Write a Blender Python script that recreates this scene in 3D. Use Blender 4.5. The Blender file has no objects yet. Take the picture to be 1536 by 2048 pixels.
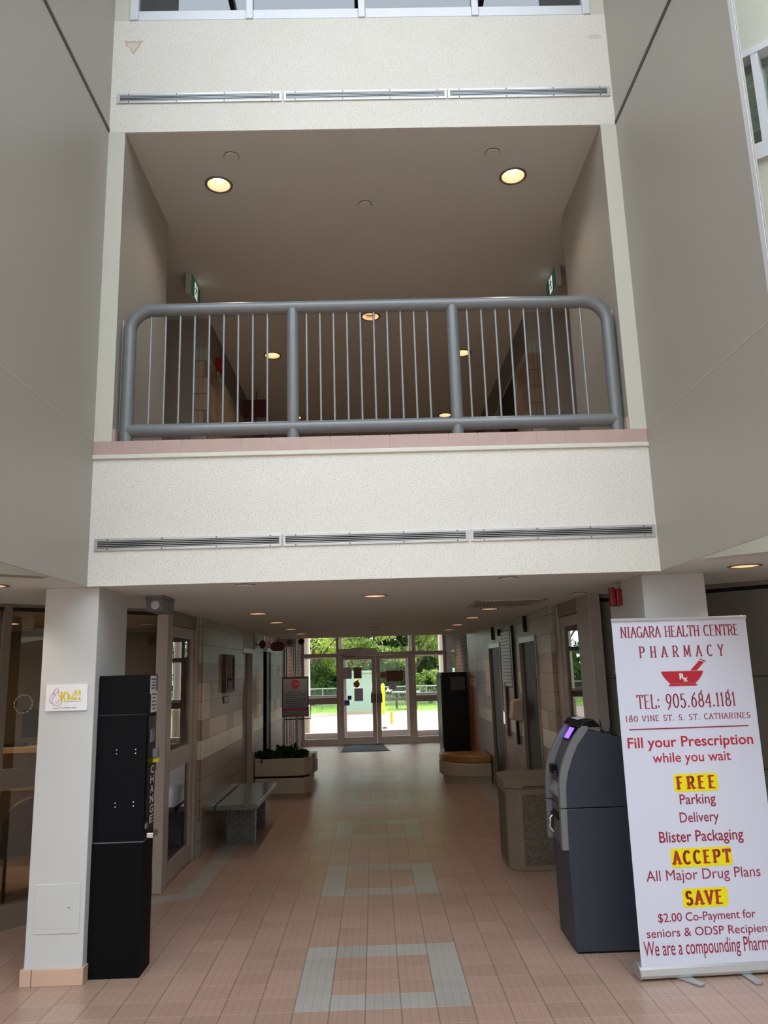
import bpy, bmesh, math, random
from mathutils import Vector, Matrix
random.seed(7)
PI = math.pi
scene = bpy.context.scene
COL = scene.collection

# ------------------------------------------------------------------ camera
EYE = 1.76
PITCH, ROLL, YAW, FPX = 0.200865, -0.0293978, -0.0186532, 1533.4
cam_d = bpy.data.cameras.new('camera')
cam = bpy.data.objects.new('camera', cam_d)
COL.objects.link(cam)
fw = Vector((-math.sin(YAW) * math.cos(PITCH), math.cos(YAW) * math.cos(PITCH), math.sin(PITCH)))
rt = Vector((math.cos(YAW), math.sin(YAW), 0))
up = rt.cross(fw)
r2 = math.cos(ROLL) * rt + math.sin(ROLL) * up
u2 = -math.sin(ROLL) * rt + math.cos(ROLL) * up
mw = Matrix((r2, u2, -fw)).transposed().to_4x4()
mw.translation = (0, 0, EYE)
cam.matrix_world = mw
cam_d.sensor_fit = 'VERTICAL'
cam_d.sensor_height = 36.0
cam_d.lens = 36.0 * FPX / 2048.0
cam_d.clip_end = 400
scene.camera = cam

# ------------------------------------------------------------------ light and exposure
WORLD_STRENGTH = 4.7
SUN_STRENGTH = 8.0
LAMP = 1.5
scene.view_settings.view_transform = 'Standard'
scene.view_settings.look = 'None'
scene.view_settings.gamma = 1.0
scene.view_settings.use_curve_mapping = False
scene.view_settings.exposure = 0.22
world = bpy.data.worlds.new('sky')
scene.world = world
world.use_nodes = True
bg = world.node_tree.nodes['Background']
bg.inputs[0].default_value = (0.78, 0.89, 1.0, 1)
bg.inputs[1].default_value = WORLD_STRENGTH
sun_d = bpy.data.lights.new('sun', 'SUN')
sun_d.energy = SUN_STRENGTH
sun_d.angle = 0.03
sun_d.color = (1.0, 0.96, 0.90)
sun = bpy.data.objects.new('sun', sun_d)
COL.objects.link(sun)
sun_from = Vector((0.62, 0.58, 0.80)).normalized()
sun.rotation_euler = sun_from.to_track_quat('Z', 'Y').to_euler()
scene.cycles.max_bounces = 10
scene.cycles.diffuse_bounces = 6
scene.cycles.glossy_bounces = 4
scene.cycles.transparent_max_bounces = 16
scene.cycles.sample_clamp_indirect = 4.0
scene.cycles.use_denoising = True

# ------------------------------------------------------------------ material helpers
def lin(c):
    if isinstance(c, str):
        c = c.lstrip('#')
        c = [int(c[i:i + 2], 16) / 255 for i in (0, 2, 4)]
        return tuple(x / 12.92 if x <= 0.04045 else ((x + 0.055) / 1.055) ** 2.4 for x in c)
    return tuple(c)

def new_mat(name):
    m = bpy.data.materials.new(name)
    m.use_nodes = True
    nt = m.node_tree
    return m, nt, nt.nodes['Principled BSDF']

def noise(nt, scale, detail=3, coord=None):
    n = nt.nodes.new('ShaderNodeTexNoise')
    n.inputs['Scale'].default_value = scale
    n.inputs['Detail'].default_value = detail
    if coord is not None:
        nt.links.new(coord, n.inputs['Vector'])
    return n

def obj_coord(nt):
    return nt.nodes.new('ShaderNodeTexCoord').outputs['Object']

def mix_col(nt, fac, a, b):
    n = nt.nodes.new('ShaderNodeMix')
    n.data_type = 'RGBA'
    for sock, v in ((n.inputs[0], fac), (n.inputs[6], a), (n.inputs[7], b)):
        if isinstance(v, bpy.types.NodeSocket):
            nt.links.new(v, sock)
        elif isinstance(v, (tuple, list)):
            sock.default_value = (*v[:3], 1)
        else:
            sock.default_value = v
    return n.outputs[2]

def mat(name, color, rough=0.5, metal=0.0, vary=0.06, vscale=6.0, bump=0.0, bscale=80.0, spec=0.5, coat=0.0):
    """plain painted / metal / stone surface with slight colour variation"""
    m, nt, p = new_mat(name)
    c = lin(color)
    co = obj_coord(nt)
    n = noise(nt, vscale, 3, co)
    lo = tuple(x * (1 - vary) for x in c)
    hi = tuple(min(1, x * (1 + vary)) for x in c)
    nt.links.new(mix_col(nt, n.outputs[0], lo, hi), p.inputs['Base Color'])
    p.inputs['Roughness'].default_value = rough
    p.inputs['Metallic'].default_value = metal
    p.inputs['Specular IOR Level'].default_value = spec
    p.inputs['Coat Weight'].default_value = coat
    if bump:
        b = nt.nodes.new('ShaderNodeBump')
        b.inputs['Strength'].default_value = bump
        b.inputs['Distance'].default_value = 0.01
        n2 = noise(nt, bscale, 4, co)
        nt.links.new(n2.outputs[0], b.inputs['Height'])
        nt.links.new(b.outputs[0], p.inputs['Normal'])
    return m

def emit_mat(name, color, strength):
    m, nt, p = new_mat(name)
    p.inputs['Base Color'].default_value = (*lin(color), 1)
    p.inputs['Emission Color'].default_value = (*lin(color), 1)
    p.inputs['Emission Strength'].default_value = strength
    return m

class X:
    """tiny expression wrapper around Math nodes"""
    def __init__(s, nt, sock):
        s.nt, s.s = nt, sock
    def op(s, o, b=None, c=None):
        n = s.nt.nodes.new('ShaderNodeMath')
        n.operation = o
        for i, v in enumerate((s, b, c)):
            if v is None:
                continue
            if isinstance(v, X):
                s.nt.links.new(v.s, n.inputs[i])
            else:
                n.inputs[i].default_value = v
        return X(s.nt, n.outputs[0])
    def __add__(s, b): return s.op('ADD', b)
    def __sub__(s, b): return s.op('SUBTRACT', b)
    def __mul__(s, b): return s.op('MULTIPLY', b)
    def gt(s, b): return s.op('GREATER_THAN', b)
    def lt(s, b): return s.op('LESS_THAN', b)
    def floor(s): return s.op('FLOOR')
    def fract(s): return s.op('FRACT')
    def abs(s): return s.op('ABSOLUTE')
    def mod(s, b): return s.op('FLOORED_MODULO', b)
    def orr(s, b): return s.op('MAXIMUM', b)
    def inv(s): return s.op('MULTIPLY', -1.0) + 1.0

def position(nt):
    g = nt.nodes.new('ShaderNodeNewGeometry')
    sx = nt.nodes.new('ShaderNodeSeparateXYZ')
    nt.links.new(g.outputs['Position'], sx.inputs[0])
    return [X(nt, o) for o in sx.outputs]

def white(nt, a, b, seed=0.0):
    cx = nt.nodes.new('ShaderNodeCombineXYZ')
    nt.links.new(a.s, cx.inputs[0])
    nt.links.new(b.s, cx.inputs[1])
    cx.inputs[2].default_value = seed
    w = nt.nodes.new('ShaderNodeTexWhiteNoise')
    nt.links.new(cx.outputs[0], w.inputs[0])
    return X(nt, w.outputs[0])

def near_edge(v, w):
    """1 where fract(v) lies within w of a whole number"""
    f = v.fract()
    return f.lt(w).orr(f.gt(1 - w))

def floor_material():
    m, nt, p = new_mat('quarry_tile_floor')
    x, y, z = position(nt)
    T = 0.19
    u = (x + 0.472) * (1 / T)
    v = (y - 4.485) * (1 / T)
    vm = v.mod(11.0)
    inr = u.gt(0) * u.lt(5) * vm.lt(5) * v.gt(-20) * v.lt(50)
    core = u.gt(1) * u.lt(4) * vm.gt(1) * vm.lt(4)
    ring = inr * core.inv()
    ax = (x - 0.03).abs() - 1.472
    edge = y - (ax * -0.56) - 6.706          # lower end of the side borders, turning outwards
    band = ax.gt(0) * ax.lt(T) * edge.gt(0) * y.lt(13.0)
    diag = ax.gt(T) * edge.gt(0) * edge.lt(0.2)
    grey = ring.orr(band).orr(diag)
    rnd = white(nt, u.floor(), v.floor())
    terra = mix_col(nt, rnd.s, lin('#a58877'), lin('#b39483'))
    gcol = mix_col(nt, rnd.s, lin('#a39f98'), lin('#b0aca5'))
    base = mix_col(nt, grey.s, terra, gcol)
    n = noise(nt, 1.3, 4)
    gm = nt.nodes.new('ShaderNodeNewGeometry')
    nt.links.new(gm.outputs['Position'], n.inputs['Vector'])
    base = mix_col(nt, (X(nt, n.outputs[0]) * 0.25).s, base, lin('#7c6355'))
    groove = near_edge(u * 4.0, 0.045)
    joint = near_edge(u, 0.02)
    cross = near_edge(v, 0.014)
    base = mix_col(nt, (groove * 0.24).s, base, lin('#54423a'))
    base = mix_col(nt, (joint * 0.42).s, base, lin('#4a3a34'))
    base = mix_col(nt, (cross * 0.6).s, base, lin('#c4ae9f'))
    nt.links.new(base, p.inputs['Base Color'])
    p.inputs['Roughness'].default_value = 0.34
    p.inputs['Specular IOR Level'].default_value = 0.7
    b = nt.nodes.new('ShaderNodeBump')
    b.inputs['Strength'].default_value = 0.15
    b.inputs['Distance'].default_value = 0.004
    nt.links.new(groove.orr(joint).orr(cross).inv().s, b.inputs['Height'])
    nt.links.new(b.outputs[0], p.inputs['Normal'])
    return m

def wall_tile_material(name, flip=0.0, zoff=0.0):
    """scored clay wall tile in bands: grey-green top, brown and buff blocks, pale stripe, brown below"""
    m, nt, p = new_mat(name)
    x, y, z0 = position(nt)
    z = z0 - zoff
    T = 0.19
    r = (z - 0.91) * (1 / T)
    row = r.floor()
    u = (x + y) * (1 / (T * 2)) + flip
    colb = (u + row.mod(2.0) * 0.5).floor()
    big = white(nt, (u * 0.8).floor(), (row * 0.5).floor(), 3.0)
    rnd = white(nt, colb, row, 1.0)
    brown = mix_col(nt, rnd.s, lin('#8f7a6a'), lin('#9d8878'))
    buff = lin('#c0ad99')
    mid = mix_col(nt, big.gt(0.66).s, brown, buff)
    green = mix_col(nt, rnd.s, lin('#a2a495'), lin('#b5b6a6'))
    pale = mix_col(nt, rnd.s, lin('#cdc6b6'), lin('#d8d1c0'))
    c = mix_col(nt, r.gt(4.95).s, mid, green)
    stripe = r.gt(0.0) * r.lt(1.0)
    c = mix_col(nt, stripe.s, c, pale)
    low = r.lt(0.0)
    c = mix_col(nt, (low * r.gt(-3.0)).s, c, brown)
    c = mix_col(nt, r.lt(-3.0).s, c, mix_col(nt, rnd.s, lin('#87857b'), lin('#97948b')))
    groove = near_edge((x + y) * (1 / 0.0475), 0.09)
    joint = near_edge(r, 0.025)
    vj = near_edge(u + row.mod(2.0) * 0.5, 0.008)
    c = mix_col(nt, (groove * 0.35).s, c, lin('#3a322c'))
    c = mix_col(nt, (joint.orr(vj) * 0.6).s, c, lin('#2e2824'))
    nt.links.new(c, p.inputs['Base Color'])
    p.inputs['Roughness'].default_value = 0.4
    p.inputs['Specular IOR Level'].default_value = 0.4
    return m

def stucco_material():
    m, nt, p = new_mat('white_stucco')
    g = nt.nodes.new('ShaderNodeNewGeometry')
    mp = nt.nodes.new('ShaderNodeMapping')
    mp.inputs['Scale'].default_value = (1, 1, 1.5)
    nt.links.new(g.outputs['Position'], mp.inputs[0])
    n1 = noise(nt, 100, 3, mp.outputs[0])
    n1.inputs['Roughness'].default_value = 0.6
    n2 = noise(nt, 1.6, 3, mp.outputs[0])
    r = nt.nodes.new('ShaderNodeValToRGB')
    r.color_ramp.elements[0].position = 0.33
    r.color_ramp.elements[1].position = 0.47
    nt.links.new(n1.outputs[0], r.inputs[0])
    c = mix_col(nt, n2.outputs[0], lin('#e1ded5'), lin('#e9e6de'))
    c2 = mix_col(nt, r.outputs[0], lin('#bdb8ae'), c)
    # the two rust coloured water stains near the top corners
    x, y, z = position(nt)
    wob = X(nt, noise(nt, 22, 2, mp.outputs[0]).outputs[0]) - 0.5
    sx = (x + 1.66) * (1 / 0.075) + wob * 0.7
    sz = (z - 6.31) * (1 / 0.085) + wob * 0.6
    tri = (sx.abs() + (sz * -0.7) - 0.45)
    body = tri.lt(0.0) * sz.lt(0.75)
    rim = (tri + 0.22).gt(0.0).orr(sz.gt(0.55))
    c3 = mix_col(nt, (body * (rim * 0.35 + 0.22)).s, c2, lin('#b98c55'))
    s2 = ((x - 1.775) * (1 / 0.05)).op('POWER', 2.0) + ((z - 6.355) * (1 / 0.022)).op('POWER', 2.0)
    c4 = mix_col(nt, (s2.lt(1.0) * 0.3).s, c3, lin('#b98c55'))
    nt.links.new(c4, p.inputs['Base Color'])
    p.inputs['Roughness'].default_value = 0.85
    b = nt.nodes.new('ShaderNodeBump')
    b.inputs['Strength'].default_value = 0.5
    b.inputs['Distance'].default_value = 0.008
    nt.links.new(n1.outputs[0], b.inputs['Height'])
    nt.links.new(b.outputs[0], p.inputs['Normal'])
    return m

def brick_material():
    m, nt, p = new_mat('red_brick')
    x, y, z = position(nt)
    cx = nt.nodes.new('ShaderNodeCombineXYZ')
    nt.links.new((x + y).s, cx.inputs[0])
    nt.links.new(z.s, cx.inputs[1])
    b = nt.nodes.new('ShaderNodeTexBrick')
    b.inputs['Color1'].default_value = (*lin('#6a4a42'), 1)
    b.inputs['Color2'].default_value = (*lin('#7c5a4e'), 1)
    b.inputs['Mortar'].default_value = (*lin('#9a8e82'), 1)
    b.inputs['Scale'].default_value = 1.0
    b.inputs['Brick Width'].default_value = 0.21
    b.inputs['Row Height'].default_value = 0.075
    b.inputs['Mortar Size'].default_value = 0.006
    nt.links.new(cx.outputs[0], b.inputs['Vector'])
    nt.links.new(b.outputs[0], p.inputs['Base Color'])
    p.inputs['Roughness'].default_value = 0.8
    return m

def glass_material(name, tint=(0.985, 0.99, 0.985), refl=1.0, rough=0.0, base_refl=0.04):
    m, nt, p = new_mat(name)
    out = nt.nodes['Material Output']
    nt.nodes.remove(p)
    tr = nt.nodes.new('ShaderNodeBsdfTransparent')
    tr.inputs[0].default_value = (*tint, 1)
    gl = nt.nodes.new('ShaderNodeBsdfGlossy')
    gl.inputs['Color'].default_value = (1, 1, 1, 1)
    gl.inputs['Roughness'].default_value = rough
    lw = nt.nodes.new('ShaderNodeFresnel')
    lw.inputs[0].default_value = 1.5
    f = X(nt, lw.outputs[0]) * refl + base_refl
    f = f.op('MINIMUM', 1.0)
    mx = nt.nodes.new('ShaderNodeMixShader')
    nt.links.new(f.s, mx.inputs[0])
    nt.links.new(tr.outputs[0], mx.inputs[1])
    nt.links.new(gl.outputs[0], mx.inputs[2])
    nt.links.new(mx.outputs[0], out.inputs[0])
    return m

def wood_material(name, c1, c2, scale=3.0, rough=0.35):
    m, nt, p = new_mat(name)
    co = obj_coord(nt)
    mp = nt.nodes.new('ShaderNodeMapping')
    mp.inputs['Scale'].default_value = (1, 8, 1)
    nt.links.new(co, mp.inputs[0])
    n = noise(nt, scale, 5, mp.outputs[0])
    nt.links.new(mix_col(nt, n.outputs[0], lin(c1), lin(c2)), p.inputs['Base Color'])
    p.inputs['Roughness'].default_value = rough
    return m

def speckle_material(name, c1, c2, scale=120, rough=0.3, bump=0.0):
    m, nt, p = new_mat(name)
    co = obj_coord(nt)
    v = nt.nodes.new('ShaderNodeTexVoronoi')
    v.inputs['Scale'].default_value = scale
    nt.links.new(co, v.inputs['Vector'])
    bw = nt.nodes.new('ShaderNodeSeparateColor')
    nt.links.new(v.outputs['Color'], bw.inputs[0])
    nt.links.new(mix_col(nt, bw.outputs[0], lin(c1), lin(c2)), p.inputs['Base Color'])
    p.inputs['Roughness'].default_value = rough
    if bump:
        b = nt.nodes.new('ShaderNodeBump')
        b.inputs['Strength'].default_value = bump
        b.inputs['Distance'].default_value = 0.006
        nt.links.new(v.outputs['Distance'], b.inputs['Height'])
        nt.links.new(b.outputs[0], p.inputs['Normal'])
    return m

def sheet_material(name, color):
    """thin paper or vinyl that lets daylight glow through"""
    m, nt, p = new_mat(name)
    out = nt.nodes['Material Output']
    t = nt.nodes.new('ShaderNodeBsdfTranslucent')
    t.inputs[0].default_value = (*lin(color), 1)
    p.inputs['Base Color'].default_value = (*lin(color), 1)
    p.inputs['Roughness'].default_value = 0.6
    mx = nt.nodes.new('ShaderNodeMixShader')
    mx.inputs[0].default_value = 0.3
    nt.links.new(p.outputs[0], mx.inputs[1])
    nt.links.new(t.outputs[0], mx.inputs[2])
    nt.links.new(mx.outputs[0], out.inputs[0])
    return m

def leaf_material(name, c1, c2):
    m, nt, p = new_mat(name)
    out = nt.nodes['Material Output']
    nt.nodes.remove(p)
    g = nt.nodes.new('ShaderNodeNewGeometry')
    c = mix_col(nt, g.outputs['Random Per Island'], lin(c1), lin(c2))
    d = nt.nodes.new('ShaderNodeBsdfDiffuse')
    t = nt.nodes.new('ShaderNodeBsdfTranslucent')
    nt.links.new(c, d.inputs[0])
    nt.links.new(c, t.inputs[0])
    mx = nt.nodes.new('ShaderNodeMixShader')
    mx.inputs[0].default_value = 0.45
    nt.links.new(d.outputs[0], mx.inputs[1])
    nt.links.new(t.outputs[0], mx.inputs[2])
    nt.links.new(mx.outputs[0], out.inputs[0])
    return m

M = {}
M['floor'] = floor_material()
M['tile_left'] = wall_tile_material('clay_wall_tile_left')
M['tile_right'] = wall_tile_material('clay_wall_tile_right', 0.37)
M['tile_up'] = wall_tile_material('clay_wall_tile_upstairs', 0.1, 3.25)
M['stucco'] = stucco_material()
M['brick'] = brick_material()
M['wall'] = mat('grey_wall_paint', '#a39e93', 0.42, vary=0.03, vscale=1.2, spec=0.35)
M['strip'] = mat('lit_wall_paint', '#cbc9bc', 0.5, vary=0.03)  # same wall paint, lightened for the daylight on its front faces
M['pillar'] = mat('grey_pillar_paint', '#c4c5c4', 0.45, vary=0.03, vscale=2)
M['hall'] = mat('white_hall_paint', '#bfbdb8', 0.6, vary=0.02)
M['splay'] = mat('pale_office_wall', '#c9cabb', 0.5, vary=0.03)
M['ceil'] = mat('ceiling_paint', '#d3d6d1', 0.8, vary=0.03, vscale=1.5, bump=0.08, bscale=120)
M['reveal'] = mat('dark_reveal', '#3c3a36', 0.6)
M['seam'] = mat('pale_seam', '#c2c0b4', 0.5)
M['base_tile'] = mat('pink_base_tile', '#c9a893', 0.4, vary=0.08, vscale=5)
M['course'] = mat('terracotta_course', '#ba9f97', 0.45, vary=0.12, vscale=9)
M['grout'] = mat('pale_grout', '#c9bdb2', 0.8)
M['white_trim'] = mat('off_white_trim', '#d8d5cc', 0.4)
M['alu'] = mat('brushed_aluminium', '#c6c6c6', 0.35, 0.6, vary=0.05)
M['alu_dull'] = mat('dull_aluminium', '#aeaeae', 0.45, 0.55)
M['alu_white'] = mat('white_window_frame', '#d8dadf', 0.4, 0.15)
M['bronze'] = mat('bronze_frame', '#857c73', 0.4, 0.4)
M['bronze_light'] = mat('grey_storefront_frame', '#aaa19b', 0.4, 0.25)
M['rail'] = mat('grey_rail_paint', '#74787a', 0.28, 0.1, vary=0.06, vscale=8, coat=0.2)
M['rod'] = mat('baluster_grey', '#8f9496', 0.3, 0.3)
M['dark'] = mat('dark_void', '#15161a', 0.8)
M['black'] = mat('black_laminate', '#05060b', 0.45, vary=0.15, spec=0.12)
M['black_base'] = mat('black_speckled_base', '#09090b', 0.6, vary=0.4, vscale=120, spec=0.1)
M['black_plastic'] = mat('black_plastic', '#0b0b0d', 0.35, spec=0.25)
M['atm_side'] = mat('slate_blue_panel', '#2b323d', 0.5, vary=0.05)
M['atm_band'] = mat('light_grey_plastic', '#707073', 0.45)
M['atm_front'] = mat('mid_grey_plastic', '#4c4c50', 0.45)
M['chrome'] = mat('chrome', '#d8d8dc', 0.12, 1.0)
M['steel'] = mat('dark_stainless_door', '#302b27', 0.5, 0.2, vary=0.05, vscale=2, spec=0.3)
M['steel_light'] = mat('light_stainless', '#b4b4ac', 0.35, 0.6)
M['screen'] = emit_mat('screen_glow', '#6a4cf0', 3.0)
M['granite'] = speckle_material('grey_granite', '#4a4d4d', '#83888a', 140, 0.16)
M['aggregate'] = speckle_material('pebble_aggregate', '#4a4238', '#75695c', 110, 0.8, 0.8)
M['bin_lid'] = mat('taupe_concrete', '#75695a', 0.55, bump=0.1)
M['planter'] = mat('sand_concrete', '#b0a694', 0.7, vary=0.06, vscale=8, bump=0.15, bscale=60)
M['wood'] = wood_material('honey_oak', '#8a5c2c', '#b88546')
M['door_wood'] = wood_material('orange_oak_door', '#a55e26', '#c27c3c', 1.5)
M['desk_wood'] = wood_material('tan_counter_wood', '#b39368', '#cbb083', 2.0)
M['leaf'] = leaf_material('pothos_leaf', '#12240f', '#35502a')
M['white'] = mat('white_board', '#e6e6ea', 0.35, vary=0.01)
M['vinyl'] = mat('white_banner_vinyl', '#d3d6e6', 0.38, vary=0.01)
M['red'] = mat('print_red', '#b3202e', 0.4, vary=0.0)
M['darkred'] = mat('print_dark_red', '#96233a', 0.4, vary=0.0)
M['slabred'] = mat('print_brick_red', '#a53424', 0.4, vary=0.0)
M['yellow'] = mat('print_yellow', '#efe007', 0.4, vary=0.0)
M['gold'] = mat('logo_gold', '#d9c21e', 0.4, vary=0.0)
M['ink'] = mat('dark_ink', '#26262c', 0.5, vary=0.0)
M['grey_ink'] = mat('grey_ink', '#6a6a70', 0.5, vary=0.0)
M['alarm_red'] = mat('fire_alarm_red', '#8e1220', 0.35)
M['maroon'] = mat('maroon_sign', '#5c1822', 0.45)
M['green_sign'] = emit_mat('exit_green', '#1f7a5c', 0.08)
M['white_sign'] = emit_mat('exit_white', '#f2f6f4', 0.5)
M['sign_box'] = mat('sign_box_white', '#b8b8b2', 0.5)
M['bulb'] = emit_mat('halogen_bulb', '#fff0dc', 4.5)
M['reflector'] = mat('peach_reflector', '#ecd0b2', 0.5)
M['dispenser'] = mat('pinkish_plastic', '#b9a593', 0.5)
M['lens'] = emit_mat('warm_lamp_lens', '#ffcf9a', 1.5)
M['shop_wall'] = mat('shop_tan_wall', '#8a7a5e', 0.7)
M['shop_panel'] = mat('charcoal_panel', '#6b6a62', 0.4, vary=0.03, vscale=1.5)
M['taupe'] = mat('taupe_laminate', '#9a8c78', 0.5)
M['chair_fabric'] = mat('slate_vinyl', '#4a5258', 0.5)
M['blue'] = mat('accessibility_blue', '#2b3a9a', 0.4)
M['dim_blue'] = mat('dim_blue_print', '#1e2448', 0.5)
M['matting'] = mat('dark_rubber_mat', '#1f2a30', 0.8)
M['board_grey'] = mat('notice_board_grey', '#84878b', 0.4)
M['paper'] = mat('paper_notice', '#c4c4c6', 0.6)
M['grey_paper'] = mat('grey_notice', '#8c8c90', 0.6)
M['brown_paper'] = mat('brown_notice', '#4f3c38', 0.6)
M['sheet_paper'] = sheet_material('thin_paper', '#cfcfd2')
M['sheet_grey'] = sheet_material('thin_grey_paper', '#b4b2b6')
M['sheet_brown'] = sheet_material('thin_brown_print', '#86706a')
M['sheet_red'] = sheet_material('thin_red_print', '#a8404a')
M['sheet_gold'] = sheet_material('thin_gold_vinyl', '#a88a30')
M['sheet_blue'] = sheet_material('thin_blue_vinyl', '#3f52c0')
M['entrance_frame'] = mat('entrance_frame_grey', '#d0cac8', 0.45)
M['outer_frame'] = mat('outer_frame_pale', '#dddce0', 0.45)
M['pavement'] = mat('sunlit_paving', '#8f8070', 0.85, vary=0.16, vscale=0.5)
M['grass'] = mat('lawn_soil', '#6f8a3c', 0.9, vary=0.3, vscale=5)
M['box_green'] = mat('green_utility_paint', '#93b0a0', 0.5)
M['yellow_paint'] = mat('bollard_yellow', '#e8c81c', 0.5)
M['bark'] = mat('bark', '#4a3d30', 0.9, vary=0.3, vscale=12)
M['column'] = mat('white_render_column', '#d6d0c6', 0.7)
M['leaf_a'] = leaf_material('bright_leaf', '#8ba03a', '#d3da86')
M['leaf_b'] = leaf_material('mid_leaf', '#48642a', '#a6b668')
M['leaf_c'] = leaf_material('dark_leaf', '#1d2f15', '#4b6432')
M['grass_leaf'] = leaf_material('grass_blade', '#6f9a34', '#b4d060')
M['glass'] = glass_material('clear_glass', refl=0.35, base_refl=0.0)
M['glass_bronze'] = glass_material('bronze_glass', (0.72, 0.67, 0.60), 1.0)
M['glass_sky'] = glass_material('reflective_clerestory_glass', (0.25, 0.30, 0.33), 1.0, 0.0, 0.05)
M['glass_green'] = glass_material('office_glass', (0.90, 0.95, 0.92), 1.0, 0.0, 0.04)
M['blind'] = mat('white_blind_slat', '#d6d8d2', 0.5)
M['fence'] = mat('galvanised_wire', '#8a8e8c', 0.5, 0.4)

# ------------------------------------------------------------------ mesh helpers
ROOTLOC = {}
def root_of(o):
    while o is not None and o.parent is not None:
        o = o.parent
    return o

class MB:
    def __init__(s):
        s.v, s.f, s.m = [], [], []
    def add(s, vs, fs, m=0):
        k = len(s.v)
        s.v += [tuple(v) for v in vs]
        for f in fs:
            s.f.append([i + k for i in f])
            s.m.append(m)
        return s
    def box(s, x0, x1, y0, y1, z0, z1, m=0):
        v = [(x, y, z) for z in (z0, z1) for y in (y0, y1) for x in (x0, x1)]
        return s.add(v, [(0, 2, 3, 1), (4, 5, 7, 6), (0, 1, 5, 4), (1, 3, 7, 5), (3, 2, 6, 7), (2, 0, 4, 6)], m)
    def quad(s, a, b, c, d, m=0):
        return s.add([a, b, c, d], [(0, 1, 2, 3)], m)
    def prism(s, pts, d, m=0):
        """polygon (3-D points) pushed along vector d"""
        n = len(pts)
        d = Vector(d)
        v = [Vector(p) for p in pts] + [Vector(p) + d for p in pts]
        f = [list(range(n))[::-1], list(range(n, 2 * n))]
        f += [(i, (i + 1) % n, (i + 1) % n + n, i + n) for i in range(n)]
        return s.add(v, f, m)
    def slab(s, poly, z0, z1, m=0):
        return s.prism([(p[0], p[1], z0) for p in poly], (0, 0, z1 - z0), m)
    def wall(s, p, q, t, z0, z1, m=0):
        """vertical slab from p to q (xy); thickness t to the left of p->q"""
        p, q = Vector(p), Vector(q)
        d = (q - p).normalized()
        n = Vector((-d.y, d.x)) * t
        return s.slab([p, q, q + n, p + n], z0, z1, m)
    def tube(s, pts, r, n=12, m=0, caps=True, r_end=None):
        pts = [Vector(p) for p in pts]
        k0 = len(s.v)
        rings = len(pts)
        ref = None
        for i, p in enumerate(pts):
            a = pts[max(i - 1, 0)]
            b = pts[min(i + 1, rings - 1)]
            t = (b - a).normalized()
            if ref is None:
                ref = t.cross(Vector((0, 0, 1)))
                if ref.length < 0.01:
                    ref = t.cross(Vector((1, 0, 0)))
            ref = (ref - t * ref.dot(t)).normalized()
            w = t.cross(ref)
            rr = r if r_end is None else r + (r_end - r) * i / (rings - 1)
            for j in range(n):
                a2 = 2 * PI * j / n
                s.v.append(tuple(p + (ref * math.cos(a2) + w * math.sin(a2)) * rr))
        for i in range(rings - 1):
            for j in range(n):
                a = k0 + i * n + j
                b = k0 + i * n + (j + 1) % n
                s.f.append([a, b, b + n, a + n])
                s.m.append(m)
        if caps:
            s.f.append([k0 + j for j in range(n)][::-1])
            s.f.append([k0 + (rings - 1) * n + j for j in range(n)])
            s.m += [m, m]
        return s
    def lathe(s, prof, c, n=28, m=0):
        k0 = len(s.v)
        for r, z in prof:
            for j in range(n):
                a = 2 * PI * j / n
                s.v.append((c[0] + r * math.cos(a), c[1] + r * math.sin(a), c[2] + z))
        for i in range(len(prof) - 1):
            for j in range(n):
                a = k0 + i * n + j
                b = k0 + i * n + (j + 1) % n
                s.f.append([a, b, b + n, a + n])
                s.m.append(m)
        return s
    def ball(s, c, r, n=10, m=0, sz=1.0):
        prof = [(max(1e-4, r * math.sin(PI * i / n)), -r * sz * math.cos(PI * i / n)) for i in range(n + 1)]
        return s.lathe(prof, c, 2 * n, m)
    def disc(s, c, axis, r, t, n=24, m=0):
        c, axis = Vector(c), Vector(axis).normalized()
        return s.tube([c, c + axis * t], r, n, m)
    def text(s, body, fr, u0, u1, z0, z1, m=0, off=0.0015, spacing=1.0, bold=0.0):
        """lettering fitted to the box u0..u1, z0..z1 of a plane; fr(u, z, out) gives the 3-D point"""
        cu = bpy.data.curves.new('txt', 'FONT')
        cu.body = body
        cu.space_character = spacing
        cu.offset = bold
        cu.resolution_u = 3
        o = bpy.data.objects.new('txt', cu)
        COL.objects.link(o)
        dg = bpy.context.evaluated_depsgraph_get()
        me = bpy.data.meshes.new_from_object(o.evaluated_get(dg))
        xs = [v.co.x for v in me.vertices]
        ys = [v.co.y for v in me.vertices]
        ax, bx, ay, by = min(xs), max(xs), min(ys), max(ys)
        vs = [fr(u0 + (v.co.x - ax) / (bx - ax) * (u1 - u0), z0 + (v.co.y - ay) / (by - ay) * (z1 - z0), off) for v in me.vertices]
        s.add(vs, [list(p.vertices) for p in me.polygons], m)
        bpy.data.objects.remove(o)
        bpy.data.curves.remove(cu)
        bpy.data.meshes.remove(me)
        return s
    def build(s, name, mats, parent=None, smooth=None, bevel=0.0, segs=2, fix=True):
        me = bpy.data.meshes.new(name)
        base = Vector((0, 0, 0))
        if parent is not None:
            base = ROOTLOC.get(root_of(parent).name, base)
        me.from_pydata([tuple(Vector(v) - base) for v in s.v], [], s.f)
        if not isinstance(mats, (list, tuple)):
            mats = [mats]
        for mm in mats:
            me.materials.append(mm)
        me.polygons.foreach_set('material_index', s.m)
        if fix:
            bm = bmesh.new()
            bm.from_mesh(me)
            bmesh.ops.recalc_face_normals(bm, faces=bm.faces)
            bm.to_mesh(me)
            bm.free()
        if smooth:
            me.polygons.foreach_set('use_smooth', [True] * len(me.polygons))
            me.set_sharp_from_angle(angle=math.radians(smooth))
        me.update()
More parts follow.
